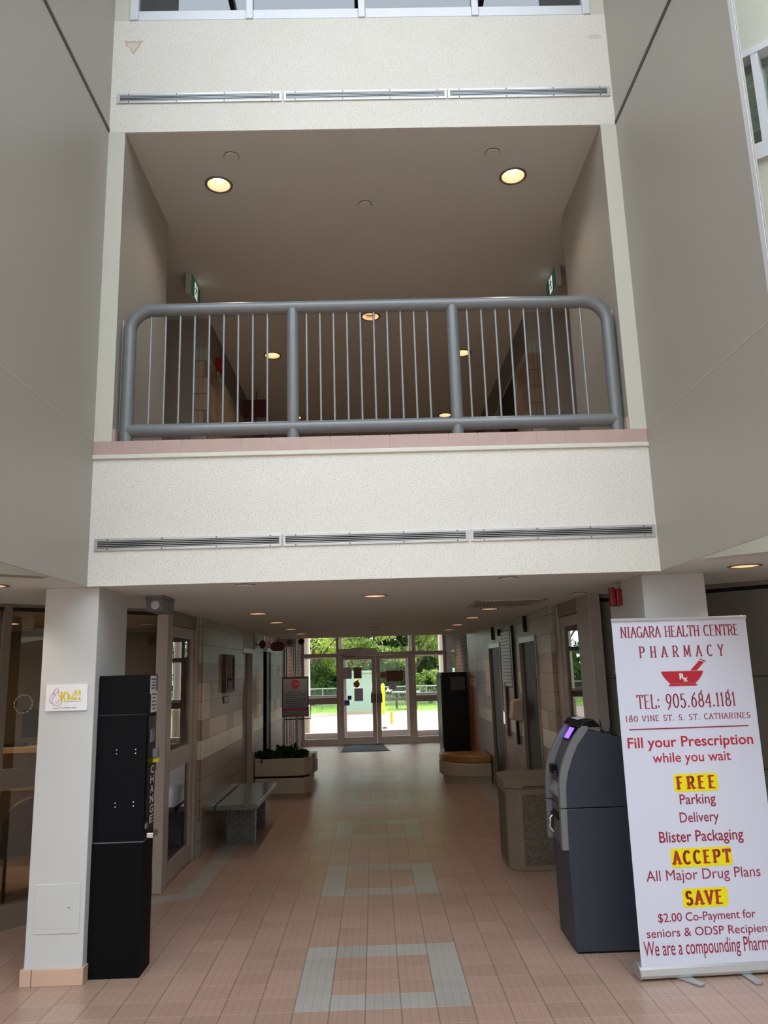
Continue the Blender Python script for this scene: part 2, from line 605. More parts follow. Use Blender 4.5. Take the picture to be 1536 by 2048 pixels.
        o = bpy.data.objects.new(name, me)
        COL.objects.link(o)
        if parent is not None:
            o.parent = parent
        if bevel:
            b = o.modifiers.new('bevel', 'BEVEL')
            b.width = bevel
            b.segments = segs
            b.limit_method = 'ANGLE'
            b.angle_limit = math.radians(40)
        return o

def box(x0, x1, y0, y1, z0, z1):
    return MB().box(x0, x1, y0, y1, z0, z1)

def thing(name, label, cat, loc=(0, 0, 0), group=None, rotz=0.0):
    o = bpy.data.objects.new(name, None)
    o.empty_display_size = 0.1
    COL.objects.link(o)
    o.location = loc
    o.rotation_euler = (0, 0, rotz)
    ROOTLOC[o.name] = Vector(loc)
    o['label'] = label
    o['category'] = cat
    if group:
        o['group'] = group
    return o

def tag(o, label, cat, group=None):
    o['label'] = label
    o['category'] = cat
    if group:
        o['group'] = group
    return o

def struct(o, label=None):
    o['kind'] = 'structure'
    if label:
        o['label'] = label
    return o

def copy_tree(o, loc=None, label=None, parent=None):
    c = o.copy()
    COL.objects.link(c)
    if parent is not None:
        c.parent = parent
    if loc is not None:
        c.location = loc
    if label:
        c['label'] = label
    for ch in list(o.children):
        copy_tree(ch, None, None, c)
    return c

def holed_plane(name, outline, holes, z, m, parent=None):
    """flat ceiling with round openings for the recessed lamps"""
    bm = bmesh.new()
    edges = []
    loops = [outline] + [[(x + r * math.cos(2 * PI * k / 20), y + r * math.sin(2 * PI * k / 20)) for k in range(20)] for x, y, r in holes]
    for lp in loops:
        vs = [bm.verts.new((p[0], p[1], z)) for p in lp]
        for i in range(len(vs)):
            edges.append(bm.edges.new((vs[i], vs[(i + 1) % len(vs)])))
    bmesh.ops.triangle_fill(bm, use_beauty=True, use_dissolve=False, edges=edges)
    for f in bm.faces:
        if f.normal.z > 0:
            f.normal_flip()
    ex = bmesh.ops.extrude_face_region(bm, geom=list(bm.faces))
    for e in ex['geom']:
        if isinstance(e, bmesh.types.BMVert):
            e.co.z += 0.02
    bmesh.ops.recalc_face_normals(bm, faces=bm.faces)
    me = bpy.data.meshes.new(name)
    bm.to_mesh(me)
    bm.free()
    me.materials.append(m)
    o = bpy.data.objects.new(name, me)
    COL.objects.link(o)
    return o

# ------------------------------------------------------------------ main dimensions
XL, XR = -1.812, 1.866          # sides of the bay
FY = 4.9                        # face of the white bands
ZC = 2.325                      # ground floor ceiling
ZF = 3.25                       # upper floor
ZU = 5.605                      # upper ceiling
RL, RR = -1.695, 1.753          # sides of the upper recess
ZTOP = 9.6

# lamps (x, y)
GROUND_LAMPS = [(0.023, 6.085), (-1.133, 7.64), (-1.135, 9.14), (-1.135, 10.70), (-1.13, 12.15),
                (1.195, 7.86), (1.19, 9.24), (1.175, 10.76), (1.19, 12.15), (-2.33, 4.72), (2.345, 4.76)]
UP_BIG = [(-1.147, 5.53), (1.218, 5.485)]
UP_SMALL = [(0.062, 7.94), (-1.161, 8.96), (1.211, 9.01), (-1.12, 11.37), (1.21, 11.42)]

# ------------------------------------------------------------------ setting: floors, ceilings
struct(box(-7.5, 7.5, -7, 20.9, -0.1, 0.0).build('floor', M['floor']))
struct(box(-5.2, 5.2, 4.92, 16.5, ZF - 0.3, ZF).build('floor_upper', M['base_tile']))
outline = [(XL - 0.004, FY + 0.01), (XL - 0.004, 4.40), (-7.4, -0.23), (-7.4, 9.5), (-1.75, 9.5), (-1.75, 13.9), (1.76, 13.9), (1.76, 9.5), (7.4, 9.5), (7.4, -0.23),
           (XR + 0.004, 4.40), (XR + 0.004, FY + 0.01)]
struct(holed_plane('ceiling', outline, [(x, y, 0.093) for x, y in GROUND_LAMPS], ZC, M['ceil']))
struct(box(-1.76, 1.76, 13.9, 14.0, ZC, 2.95).build('ceiling_step', M['ceil']))
struct(holed_plane('ceiling_vestibule', [(-2.3, 14.0), (-2.3, 20.85), (2.3, 20.85), (2.3, 14.0)], [(-0.9, 16.2, 0.1), (0.9, 16.2, 0.1)], 2.9, M['ceil']))
up_outline = [(RL, FY + 0.01), (RL, 6.08), (-5.0, 6.08), (-5.0, 7.92), (-1.73, 7.92), (-1.73, 16.3), (1.785, 16.3), (1.785, 7.92), (5.0, 7.92), (5.0, 6.08), (RR, 6.08), (RR, FY + 0.01)]
struct(holed_plane('ceiling_upper', up_outline, [(x, y, 0.1) for x, y in UP_BIG] + [(x, y, 0.095) for x, y in UP_SMALL], ZU, M['ceil']))
struct(box(-7.5, 7.5, 2.4, 20.9, ZTOP, ZTOP + 0.2).build('ceiling_roof_shade', M['hall']))  # unseen roof, front overhang added to dim daylight on the upper white band

# ------------------------------------------------------------------ setting: white bands of the bay
struct(box(XL, XR, FY, FY + 0.02, ZC - 0.002, 3.160).build('wall_front_lower', M['stucco']))
struct(box(XL, XR, FY, FY + 0.02, ZU - 0.002, 6.548).build('wall_front_upper', M['stucco']))
tc = MB()
xs = [XL + 0.0]
tc.box(XL, XR, FY - 0.002, FY + 0.14, 3.186, ZF + 0.025, 1)
k = 0
edges_t = [XL, XL + 0.12, XL + 0.19]
while edges_t[-1] < XR - 0.2:
    edges_t.append(edges_t[-1] + 0.196)
edges_t.append(XR)
for a, b in zip(edges_t, edges_t[1:]):
    tc.box(a + 0.002, b - 0.002, FY - 0.006, FY + 0.145, 3.188, ZF + 0.03, 0)
struct(tc.build('trim_1', [M['course'], M['grout']]), 'terracotta tile course below the railing')
struct(box(XL - 0.004, XR + 0.004, FY - 0.016, FY + 0.1, 3.158, 3.187).build('trim_2', M['white_trim'], bevel=0.004))
# wing walls of the bay
for nm, x0, x1 in (('wall_left', XL - 0.008, XL), ('wall_right', XR, XR + 0.008)):
    struct(box(x0, x1, 3.2, FY + 0.02, ZC - 0.002, ZTOP).build(nm, M['wall']))
for s, xx in ((1, XL), (-1, XR)):
    a, b = sorted((xx, xx + s * 0.004))
    struct(box(a, b, 3.25, FY, 5.60, 5.632).build('trim_3', M['reveal']))
    a, b = sorted((xx, xx + s * 0.0015))
    struct(box(a, b, 3.25, FY, 3.281, 3.285).build('trim_4', M['seam']))
struct(box(XR - 0.003, XR + 0.008, 3.205, 3.245, ZC, ZTOP).build('trim_5', M['alu_white'], bevel=0.001), 'pale metal edge of the right wing wall')
struct(box(XL - 0.008, XL + 0.003, 3.205, 3.245, ZC, ZTOP).build('trim_6', M['alu_white'], bevel=0.004))
# recess side walls with front edges lightened for daylight
for nm, a, b in (('wall_recess_left', XL, RL), ('wall_recess_right', RR, XR)):
    struct(MB().box(a, b, FY, 6.08, ZF, ZU, 0).build(nm, M['wall']))
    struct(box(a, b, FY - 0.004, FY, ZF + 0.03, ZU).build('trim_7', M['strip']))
# upper walls above the band beside the clerestory window
for nm, a, b in (('wall_window_left', XL, RL), ('wall_window_right', RR + 0.005, XR)):
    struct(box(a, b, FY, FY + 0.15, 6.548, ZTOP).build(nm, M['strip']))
# splayed outer walls of the atrium
def splay(sgn, name, mt):
    x0 = XR + 0.008 if sgn > 0 else XL - 0.008
    p, q = (x0, 4.34), (x0 + sgn * 5.5, 4.34 - 5.5 * 0.8455)
    mb = MB()
    # opening for the office window is left in the right wall
    if sgn > 0:
        P, D = Vector((p[0], p[1])), (Vector(q) - Vector(p)).normalized()
        L = (Vector(q) - Vector(p)).length
        def seg(t0, t1, z0, z1):
            mb.wall(P + D * t1, P + D * t0, -0.12, z0, z1)
        seg(0, 0.12, ZC - 0.004, ZTOP); seg(1.6, L, ZC - 0.004, ZTOP); seg(0.12, 1.6, ZC - 0.004, 4.60); seg(0.12, 1.6, 5.33, ZTOP)
    else:
        mb.wall(p, q, -0.12, ZC - 0.004, ZTOP)
    return struct(mb.build(name, mt))
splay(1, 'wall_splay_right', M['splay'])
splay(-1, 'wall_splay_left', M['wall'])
# the rest of the hall round and behind the viewer
struct(box(-7.5, -7.4, -7, 9.6, 0, ZTOP).build('wall_hall_left', M['hall']))
struct(box(7.4, 7.5, -7, 9.6, 0, ZTOP).build('wall_hall_right', M['hall']))
struct(box(-7.5, 7.5, -7, -6.9, 0, ZTOP).build('wall_hall_back', M['hall']))
beam = MB()
for yy in (-5.6, -4.0, -2.4, -0.8, 0.8, 2.4):
    beam.box(-7.4, 7.4, yy - 0.05, yy + 0.05, ZTOP - 0.1, ZTOP + 0.15)
for xx in (-6, -4.5, -3, -1.5, 0, 1.5, 3, 4.5, 6):
    beam.box(xx - 0.03, xx + 0.03, -6.9, 3.0, ZTOP, ZTOP + 0.12)
struct(beam.build('trim_8', M['reveal']), 'skylight bars over the hall')

# office window in the right splayed wall
P = Vector((XR + 0.008, 4.34)); D = Vector((0.7636, -0.6457)); NRM = Vector((-0.6457, -0.7636))
def sp(t, z, out=0.0):
    q = P + D * t + NRM * out
    return (q.x, q.y, z)
def spbar(mb, t0, t1, z0, z1, o0, o1, m=0):
    mb.prism([sp(t0, z0, o0), sp(t1, z0, o0), sp(t1, z1, o0), sp(t0, z1, o0)], (NRM.x * (o1 - o0), NRM.y * (o1 - o0), 0), m)
wf = MB()
for a in ((0.12, 1.6, 4.60, 4.70, 0.03), (0.12, 1.6, 5.285, 5.33, 0.03), (0.12, 0.155, 4.62, 5.32, 0.026), (0.63, 0.67, 4.62, 5.32, 0.026), (1.1, 1.14, 4.62, 5.32, 0.026), (1.56, 1.6, 4.62, 5.32, 0.026)):
    spbar(wf, *a[:4], -0.10 if a[4] > 0.028 else -0.096, a[4])
w1 = struct(wf.build('window_1', M['alu_white']), 'white framed office window above the right wing wall')
gp = MB(); spbar(gp, 0.13, 1.59, 4.66, 5.30, -0.06, -0.054); gp.build('pane', M['glass_green'], w1)
bl = MB()
for k in range(22):
    spbar(bl, 0.14, 0.63, 5.29 - 0.02 * k - 0.004, 5.29 - 0.02 * k, -0.105, -0.085)
    spbar(bl, 0.68, 1.58, 5.29 - 0.02 * k - 0.004, 5.29 - 0.02 * k, -0.105, -0.085)
bl.build('blind', M['blind'], w1)
ob = MB(); spbar(ob, -0.05, 1.8, 4.2, 5.5, -1.6, -1.55)
struct(ob.build('wall_office', M['splay']))
ib = MB(); spbar(ib, 0.0, 1.7, 4.55, 4.60, -0.5, -0.12); struct(ib.build('trim_9', M['desk_wood']))
tb = MB(); spbar(tb, 0.33, 0.47, 4.60, 4.82, -0.40, -0.26); tag(tb.build('document_tray', M['paper']), 'pale file box on the sill inside the upper right office window', 'box')

# clerestory window above the upper band
w2 = thing('window_2', 'white framed clerestory window above the upper white band', 'window', (0.03, FY, 6.548))
w2['kind'] = 'structure'
del w2['category']
fr_ = MB()
wx = [-1.697, -1.637, -0.832, -0.782, 0.008, 0.058, 0.862, 0.912, 1.70, 1.758]
for a, b in ((wx[0], wx[1]), (wx[2], wx[3]), (wx[4], wx[5]), (wx[6], wx[7]), (wx[8], wx[9])):
    fr_.box(a, b, FY - 0.012, FY + 0.06, 6.549, ZTOP)
fr_.build('mullion', M['alu_white'], w2, bevel=0.003)
fr_ = MB()
for a, b in ((wx[1], wx[2]), (wx[3], wx[4]), (wx[5], wx[6]), (wx[7], wx[8])):
    fr_.box(a + 0.001, b - 0.001, FY + 0.0, FY + 0.05, 6.551, 6.633)
fr_.build('sill', M['alu_white'], w2, bevel=0.003)
MB().box(wx[0], wx[-1], FY + 0.02, FY + 0.026, 6.60, ZTOP).build('pane', M['glass_sky'], w2)
struct(box(-7.4, 7.4, 8.0, 8.1, ZU + 0.05, ZTOP).build('wall_clerestory_back', M['taupe']))
struct(box(-7.4, 7.4, FY + 0.02, 8.0, 6.45, 6.5).build('floor_clerestory', M['taupe']))

# ------------------------------------------------------------------ upper corridor
struct(box(-5.0, -1.73, 7.92, 8.0, ZF, ZU).build('wall_lobby_left', M['wall']))
struct(box(1.785, 5.0, 7.92, 8.0, ZF, ZU).build('wall_lobby_right', M['wall']))
for s, x in ((-1, -1.73), (1, 1.785)):
    a, b = sorted((x, x + s * 0.08))
    struct(box(a, b, 8.0, 16.3, ZF, ZU).build('wall_corridor_left' if s < 0 else 'wall_corridor_right', M['tile_up']))
    a, b = sorted((x, x + s * 0.16))
    struct(box(a, b, 7.905, 7.921, ZF, ZU - 0.35).build('trim_10', M['tile_up']))
    a, b = sorted((x - s * 0.003, x))
    struct(box(a, b, 7.93, 16.3, ZU - 0.40, ZU).build('trim_11', M['shop_panel']))
    a, b = sorted((s * 5.0, s * 5.1))
    struct(box(a, b, 6.0, 8.0, ZF, ZU).build('wall_lobby_end_left' if s < 0 else 'wall_lobby_end_right', M['wall']))
struct(box(-5.0, XL - 0.07, 6.0, 6.08, ZF, ZU).build('wall_lobby_front_left', M['wall']))
struct(box(XR + 0.07, 5.0, 6.0, 6.08, ZF, ZU).build('wall_lobby_front_right', M['wall']))
struct(box(-1.8, 1.85, 16.3, 16.4, ZF, ZU).build('wall_corridor_end', M['wall']))
struct(box(1.76, 1.787, 8.75, 9.75, ZF, ZU - 0.45).build('door_3', M['black']))
struct(box(1.765, 1.784, 8.70, 9.80, ZU - 0.45, ZU - 0.41).build('trim_12', M['steel_light']))

# ------------------------------------------------------------------ ground floor walls along the passage
def wall_along(name, x, y0, y1, z0, z1, m, s, t=0.1):
    a, b = sorted((x, x + s * t))
    return struct(box(a, b, y0, y1, z0, z1).build(name, m))
XWL, XWR = -1.75, 1.76
# left: tiles, service door recess, tiles, dark opening, tiles, glazing, brick
wall_along('wall_tile_left', XWL, 8.06, 10.46, 0, ZC, M['tile_left'], -1)
wall_along('wall_tile_left', XWL, 11.42, 12.42, 0, ZC, M['tile_left'], -1)
wall_along('wall_tile_left', XWL, 13.32, 14.92, 0, 2.95, M['tile_left'], -1)
wall_along('wall_recess_lower_left', XWL - 0.12, 10.40, 11.46, 0, ZC, M['taupe'], -1, 0.05)
wall_along('wall_dark_left', XWL - 0.5, 12.3, 13.4, 0, ZC, M['dark'], -1, 0.05)
struct(box(XWL - 0.5, XWL, 12.40, 12.42, 0, ZC).build('wall_dark_return', M['dark']))
struct(box(XWL - 0.10, XWL - 0.0, 10.46, 11.42, 2.03, ZC).build('trim_13', M['taupe']))
struct(box(XWL - 0.10, XWL + 0.012, 10.46, 11.42, 2.02, 2.08).build('trim_14', M['white_trim']))
d = box(XWL - 0.09, XWL - 0.06, 10.62, 11.30, 0.01, 2.02).build('door_4', M['bronze'])
struct(d)
box(XWL - 0.06, XWL - 0.03, 10.50, 10.62, 0, 2.02).build('frame', M['bronze_light'], d)
box(XWL - 0.06, XWL + 0.012, 11.22, 11.38, 0, 2.02).build('frame', M['bronze_light'], d)
box(XWL - 0.08, XWL + 0.006, 11.385, 11.418, 0, ZC - 0.002).build('return_edge', M['brown_paper'], d)
struct(box(XWL - 0.5, XWL, 12.42, 13.32, 2.08, 2.14).build('trim_15', M['white_trim']))
struct(box(XWL - 0.30, XWL - 0.02, 12.95, 13.32, 0, 2.08).build('door_5', M['black']))
# dark end caps of the tiled walls beside the glass doors
struct(box(XWL - 0.10, XWL + 0.004, 8.03, 8.06, 0, ZC).build('trim_16', M['tile_left']))
# right: glass door bay, tiles with two lifts, oak door, brick
for (a, b) in ((7.70, 8.38), (9.36, 10.79), (11.85, 13.40), (14.55, 14.6)):
    wall_along('wall_tile_right', XWR, a, b, 0, ZC if b < 14 else 2.95, M['tile_right'], 1)
for (a, b) in ((8.38, 9.36), (10.79, 11.85), (13.40, 14.55)):
    wall_along('wall_tile_right', XWR, a, b, 2.07, ZC if b < 14 else 2.95, M['tile_right'], 1)
    struct(box(XWR + 0.12, XWR + 0.18, a - 0.05, b + 0.05, 0, 2.1).build('wall_lift_back', M['dark']))
for n_, (a, b) in enumerate(((8.38, 9.36), (10.79, 11.85))):
    f = MB()
    f.box(XWR - 0.012, XWR + 0.12, a, a + 0.04, 0, 2.07)
    f.box(XWR - 0.012, XWR + 0.12, b - 0.04, b, 0, 2.07)
    d = struct(f.build('door_%d' % (6 + n_), M['bronze']), 'dark lift doors in the right tiled wall')
    box(XWR - 0.014, XWR + 0.12, a + 0.04, b - 0.04, 2.005, 2.07).build('header', M['steel_light'], d)
    box(XWR + 0.025, XWR + 0.055, a + 0.04, (a + b) / 2 - 0.002, 0.005, 2.004).build('leaf', M['steel'], d)
    box(XWR + 0.025, XWR + 0.055, (a + b) / 2 + 0.002, b - 0.04, 0.005, 2.004).build('leaf', M['steel'], d)
    yb = a + 0.22
    s_ = tag(box(XWR + 0.017, XWR + 0.025, yb, yb + 0.26, 1.45, 1.60).build('door_sticker', M['ink']),
             'small dark square notice on the %s lift door' % ('nearer' if n_ == 0 else 'farther'), 'notice', 'notices on the lift doors')
    box(XWR + 0.015, XWR + 0.0171, yb + 0.07, yb + 0.19, 1.49, 1.56).build('symbol', M['dim_blue'], s_)
    ln = thing('hall_lantern', 'dark vertical indicator lamp above the %s lift' % ('nearer' if n_ == 0 else 'farther'), 'lamp', (XWR, (a + b) / 2, 2.12), 'lift indicator lamps')
    box(XWR - 0.04, XWR, (a + b) / 2 - 0.03, (a + b) / 2 + 0.03, 2.12, 2.30).build('housing', M['black_plastic'], ln)
    box(XWR - 0.044, XWR - 0.04, (a + b) / 2 - 0.02, (a + b) / 2 + 0.02, 2.125, 2.15).build('lens', M['steel_light'], ln)
dd_ = struct(box(XWR + 0.004, XWR + 0.05, 13.44, 14.51, 0.005, 2.07).build('door_8', M['door_wood']), 'orange oak door near the end of the right wall')
box(XWR + 0.0, XWR + 0.1, 13.40, 13.44, 0, 2.07).build('frame', M['bronze'], dd_)
box(XWR + 0.0, XWR + 0.1, 14.51, 14.55, 0, 2.07).build('frame', M['bronze'], dd_)
pq = thing('door_plaque', 'cream name plaque on the orange oak door', 'sign', (XWR + 0.03, 13.9, 1.4))
box(XWR - 0.006, XWR + 0.004, 13.55, 14.35, 1.40, 1.53).build('plate', M['reflector'], pq)
box(XWR - 0.0075, XWR - 0.006, 13.65, 14.05, 1.48, 1.495).build('lettering', M['brown_paper'], pq)
# vestibule brick and glazing
wall_along('wall_brick_right', XWR, 14.6, 19.0, 0, 2.95, M['brick'], 1)
wall_along('wall_brick_left', XWL, 15.86, 16.72, 0, 2.95, M['brick'], -1)
wall_along('wall_brick_left', XWL, 17.58, 19.0, 0, 2.95, M['brick'], -1)
for n_, (a, b) in enumerate(((14.92, 15.86), (16.72, 17.58))):
    f = MB()
    for c in (a, (a + b) / 2 - 0.03, b - 0.08):
        f.box(XWL - 0.1, XWL + 0.01, c, c + 0.08, 0, 2.95)
    f.box(XWL - 0.1, XWL, a, b, 0, 0.12)
    d = struct(f.build('window_%d' % (3 + n_), M['alu_dull']))
    MB().box(XWL - 0.06, XWL - 0.054, a, b, 0.1, 2.95).build('pane', M['glass_sky'], d)
    struct(box(XWL - 0.6, XWL - 0.5, a - 0.2, b + 0.2, 0, 2.95).build('wall_side_room', M['taupe']))
d = struct(box(XWR - 0.01, XWR + 0.02, 16.82, 17.46, 0.9, 2.12).build('window_5', M['bronze']))
MB().box(XWR - 0.014, XWR - 0.009, 16.88, 17.40, 0.95, 2.06).build('pane', M['glass_sky'], d)

# glass doors beside the pillars
def glass_bay(name, x, s, y_post0, y_post1, y_far0, y_far1, label):
    """framed glass door parallel to the passage; s points into the shop"""
    a, b = sorted((x, x + s * 0.07))
    d = struct(box(a, b, y_post1, y_far0, 2.20, ZC).build(name, M['bronze']), label)
    box(min(x - s * 0.01, x + s * 0.09), max(x - s * 0.01, x + s * 0.09), y_post0, y_post1, 0, ZC).build('post', M['bronze_light'], d, bevel=0.004)
    box(min(x - s * 0.01, x + s * 0.09), max(x - s * 0.01, x + s * 0.09), y_far0, y_far1, 0, ZC).build('post', M['bronze_light'], d, bevel=0.004)
    f = MB()
    a, b = sorted((x + s * 0.01, x + s * 0.055))
    y0, y1 = y_post1 + 0.005, y_far0 - 0.005
    f.box(a, b, y0, y0 + 0.09, 0.01, 2.195)
    f.box(a, b, y1 - 0.09, y1, 0.01, 2.195)
    f.box(a, b, y0 + 0.09, y1 - 0.09, 2.10, 2.195)
    f.box(a - 0.004, b + 0.004, y0 + 0.09, y1 - 0.09, 0.93, 1.09)
    f.box(a, b, y0 + 0.09, y1 - 0.09, 0.01, 0.17)
    f.build('door_frame', M['bronze_light'], d, bevel=0.003)
    g = MB()
    m_ = (a + b) / 2
    g.box(m_ - 0.003, m_ + 0.003, y0 + 0.085, y1 - 0.085, 0.165, 0.94)
    g.box(m_ - 0.003, m_ + 0.003, y0 + 0.085, y1 - 0.085, 1.08, 2.105)
    g.build('pane', M['glass_bronze'], d)
    return d
glass_bay('door_1', -1.80, -1, 6.80, 6.96, 7.93, 8.03, 'bronze framed glass door beside the change machine')
glass_bay('door_2', 1.82, 1, 6.44, 6.82, 7.58, 7.70, 'bronze framed glass door beyond the cash machine')

# left shop front running off at an angle, with the room behind it
SP0 = Vector((-1.83, 6.86)); SD = Vector((-0.72, -0.69)).normalized(); SN = Vector((-SD.y, SD.x))   # SN points away from shop
if SN.y > 0:
    SN = -SN
def sg(t, z, o=0.0):
    q = SP0 + SD * t + SN * o
    return (q.x, q.y, z)
def sgbox(mb, t0, t1, z0, z1, o0, o1, m=0):
    mb.prism([sg(t0, z0, o0), sg(t1, z0, o0), sg(t1, z1, o0), sg(t0, z1, o0)], (SN.x * (o1 - o0), SN.y * (o1 - o0), 0), m)
f = MB()
for t0, t1 in ((0.0, 0.05), (1.305, 1.36), (2.6, 2.66), (3.9, 3.96), (5.2, 5.26)):
    sgbox(f, t0, t1, 0, ZC, -0.06, 0.03)
sgbox(f, 0.05, 7.6, 2.30, ZC, -0.06, 0.02)
sgbox(f, 0.05, 7.6, 0.965, 1.105, -0.05, 0.024)
sgbox(f, 0.05, 7.6, 0.0, 0.165, -0.06, 0.02)
shop = struct(f.build('window_6', M['bronze']), 'angled bronze shop front behind the left pillar')
g = MB(); sgbox(g, 0.03, 7.6, 0.15, 0.975, -0.02, -0.014); sgbox(g, 0.03, 7.6, 1.095, 2.31, -0.02, -0.014)
g.build('pane', M['glass_bronze'], shop)
g = MB()
for k in range(14):
    a0, a1 = 2 * PI * k / 14, 2 * PI * (k + 0.7) / 14
    c = [(1.168 + r * math.cos(a), 1.572 + r * math.sin(a)) for r, a in ((0.07, a0), (0.07, a1), (0.064, a1), (0.064, a0))]
    g.prism([sg(t, z, -0.013) for t, z in c], (SN.x * 0.001, SN.y * 0.001, 0))
g.build('speaking_ring', M['white'], shop)
g = MB(); sgbox(g, 0.05, 7.6, 2.272, 2.30, 0.0, 0.012); g.build('head_reveal', M['dark'], shop)
struct(box(-7.4, -1.86, 9.5, 9.6, 0, ZC).build('wall_shop_left_back', M['shop_wall']))
struct(box(-1.86, -1.85, 8.06, 9.5, 0, ZC).build('wall_shop_left_side', M['shop_wall']))
# reception counter, monitor and chair seen through the glass
ct = thing('reception_counter', 'tan topped reception counter behind the left shop glass', 'counter', (-4.2, 8.2, 0))
box(-6.4, -2.6, 7.92, 8.45, 0.0, 1.05).build('body', M['taupe'], ct)
box(-6.45, -2.55, 7.84, 8.5, 1.05, 1.10).build('worktop', M['desk_wood'], ct, bevel=0.004)
box(-6.4, -2.6, 7.72, 7.92, 0.72, 0.76).build('shelf', M['desk_wood'], ct)
mo = thing('monitor', 'black monitor on the reception counter behind the left pillar', 'monitor', (-3.35, 8.2, 1.10))
box(-3.62, -3.14, 8.18, 8.21, 1.17, 1.45).build('screen', M['black_plastic'], mo)
box(-3.42, -3.34, 8.19, 8.23, 1.10, 1.2).build('stand', M['black_plastic'], mo)
box(-3.5, -3.26, 8.14, 8.3, 1.10, 1.115).build('foot', M['black_plastic'], mo)
kb = tag(box(-3.9, -3.5, 7.95, 8.1, 1.10, 1.13).build('keyboard', M['black_plastic']), 'dark keyboard on the reception counter beside the monitor', 'keyboard')
pc = tag(box(-4.15, -3.98, 7.9, 8.05, 1.10, 1.22).build('card_holder', M['paper']), 'small pale card holder at the left end of the counter', 'holder')
ch = thing('waiting_chair', 'slate grey chair behind the lower glass left of the pillar', 'chair', (-2.95, 6.95, 0))
def rbox(mb, c, w, d_, z0, z1, ang):
    ca, sa = math.cos(ang), math.sin(ang)
    pts = [(c[0] + x * ca - y * sa, c[1] + x * sa + y * ca) for x, y in ((-w / 2, -d_ / 2), (w / 2, -d_ / 2), (w / 2, d_ / 2), (-w / 2, d_ / 2))]
    mb.slab(pts, z0, z1)
    return mb
ca_ = math.radians(44)
rbox(MB(), (-3.0, 7.0), 0.56, 0.52, 0.36, 0.46, ca_).build('seat', M['chair_fabric'], ch, bevel=0.03)
bk = MB()
bpts = []
for k in range(13):
    a = PI * k / 12
    bpts.append((-0.29 * math.cos(a), 0.50 + 0.30 * math.sin(a) ** 0.6))
bpts = [(-0.29, 0.34)] + bpts + [(0.29, 0.34)]
cx, cy = -2.86, 6.86
bk.prism([(cx + u * math.cos(ca_), cy + u * math.sin(ca_), z) for u, z in bpts], (-0.06 * math.sin(ca_) * -1, 0.06 * math.cos(ca_) * -1, 0))
bk.build('backrest', M['chair_fabric'], ch, bevel=0.015)
for u, w in ((-0.24, -0.22), (0.24, -0.22), (-0.24, 0.22), (0.24, 0.22)):
    qx, qy = -3.0 + u * math.cos(ca_) - w * math.sin(ca_), 7.0 + u * math.sin(ca_) + w * math.cos(ca_)
    MB().tube([(qx, qy, 0), (qx, qy, 0.37)], 0.014, 8).build('leg', M['black_plastic'], ch)
lt = thing('strip_light', 'dim strip light on the shop ceiling behind the left glass', 'light', (-3.9, 7.25, ZC))
box(-4.5, -3.3, 7.19, 7.31, ZC - 0.06, ZC).build('housing', M['sign_box'], lt)
box(-4.48, -3.32, 7.21, 7.29, ZC - 0.065, ZC - 0.06).build('diffuser', M['lens'], lt)
ld = bpy.data.lights.new('shop_glow', 'AREA'); ld.energy = 14 * LAMP; ld.shape = 'RECTANGLE'; ld.size = 1.1; ld.size_y = 0.1; ld.color = (1, 0.85, 0.6)
lo_ = bpy.data.objects.new('lamp_light', ld); COL.objects.link(lo_); lo_.parent = lt; lo_.location = (0, 0, -0.08)

# right shop front: dull charcoal panels at the mirrored angle
RP0 = Vector((1.86, 6.62)); RD = Vector((0.75, -0.66)).normalized(); RN = Vector((RD.y, -RD.x))
if RN.y > 0:
    RN = -RN
def rg(t, z, o=0.0):
    q = RP0 + RD * t + RN * o
    return (q.x, q.y, z)
def rgbox(mb, t0, t1, z0, z1, o0, o1, m=0):
    mb.prism([rg(t0, z0, o0), rg(t1, z0, o0), rg(t1, z1, o0), rg(t0, z1, o0)], (RN.x * (o1 - o0), RN.y * (o1 - o0), 0), m)
f = MB()
rgbox(f, 0.0, 7.2, 0, 2.26, -0.08, 0.0)
rsh = struct(f.build('wall_shop_right', M['shop_panel']), 'charcoal panelled shop front behind the right pillar')
g = MB(); rgbox(g, 0.0, 7.2, 2.26, 2.29, -0.08, -0.03); g.build('head_reveal', M['dark'], rsh)
g = MB(); rgbox(g, 0.0, 7.2, 2.29, ZC, -0.08, 0.01); g.build('head_rail', M['bronze'], rsh)
g = MB()
for zz in (0.96, 1.62):
    rgbox(g, 0.06, 7.2, zz, zz + 0.006, 0.0, 0.002)
for t in (0.95, 1.9, 2.85):
    rgbox(g, t, t + 0.006, 0, 2.26, 0.0, 0.002)
g.build('panel_joint', M['dark'], rsh)
g = MB(); rgbox(g, 0.02, 0.05, 0.0, 2.26, -0.0, 0.03); g.build('edge_strip', M['dark'], rsh)
g = MB(); rgbox(g, 0.20, 0.36, 1.66, 1.69, 0.0, 0.03); tag(g.build('pull_handle', M['desk_wood']), 'short brown wooden pull on the charcoal panel right of the glass door', 'handle')
struct(box(1.9, 7.4, 9.5, 9.6, 0, ZC).build('wall_shop_right_back', M['shop_wall']))
struct(box(1.90, 1.94, 7.7, 9.5, 0, ZC).build('wall_shop_right_side', M['shop_wall']))

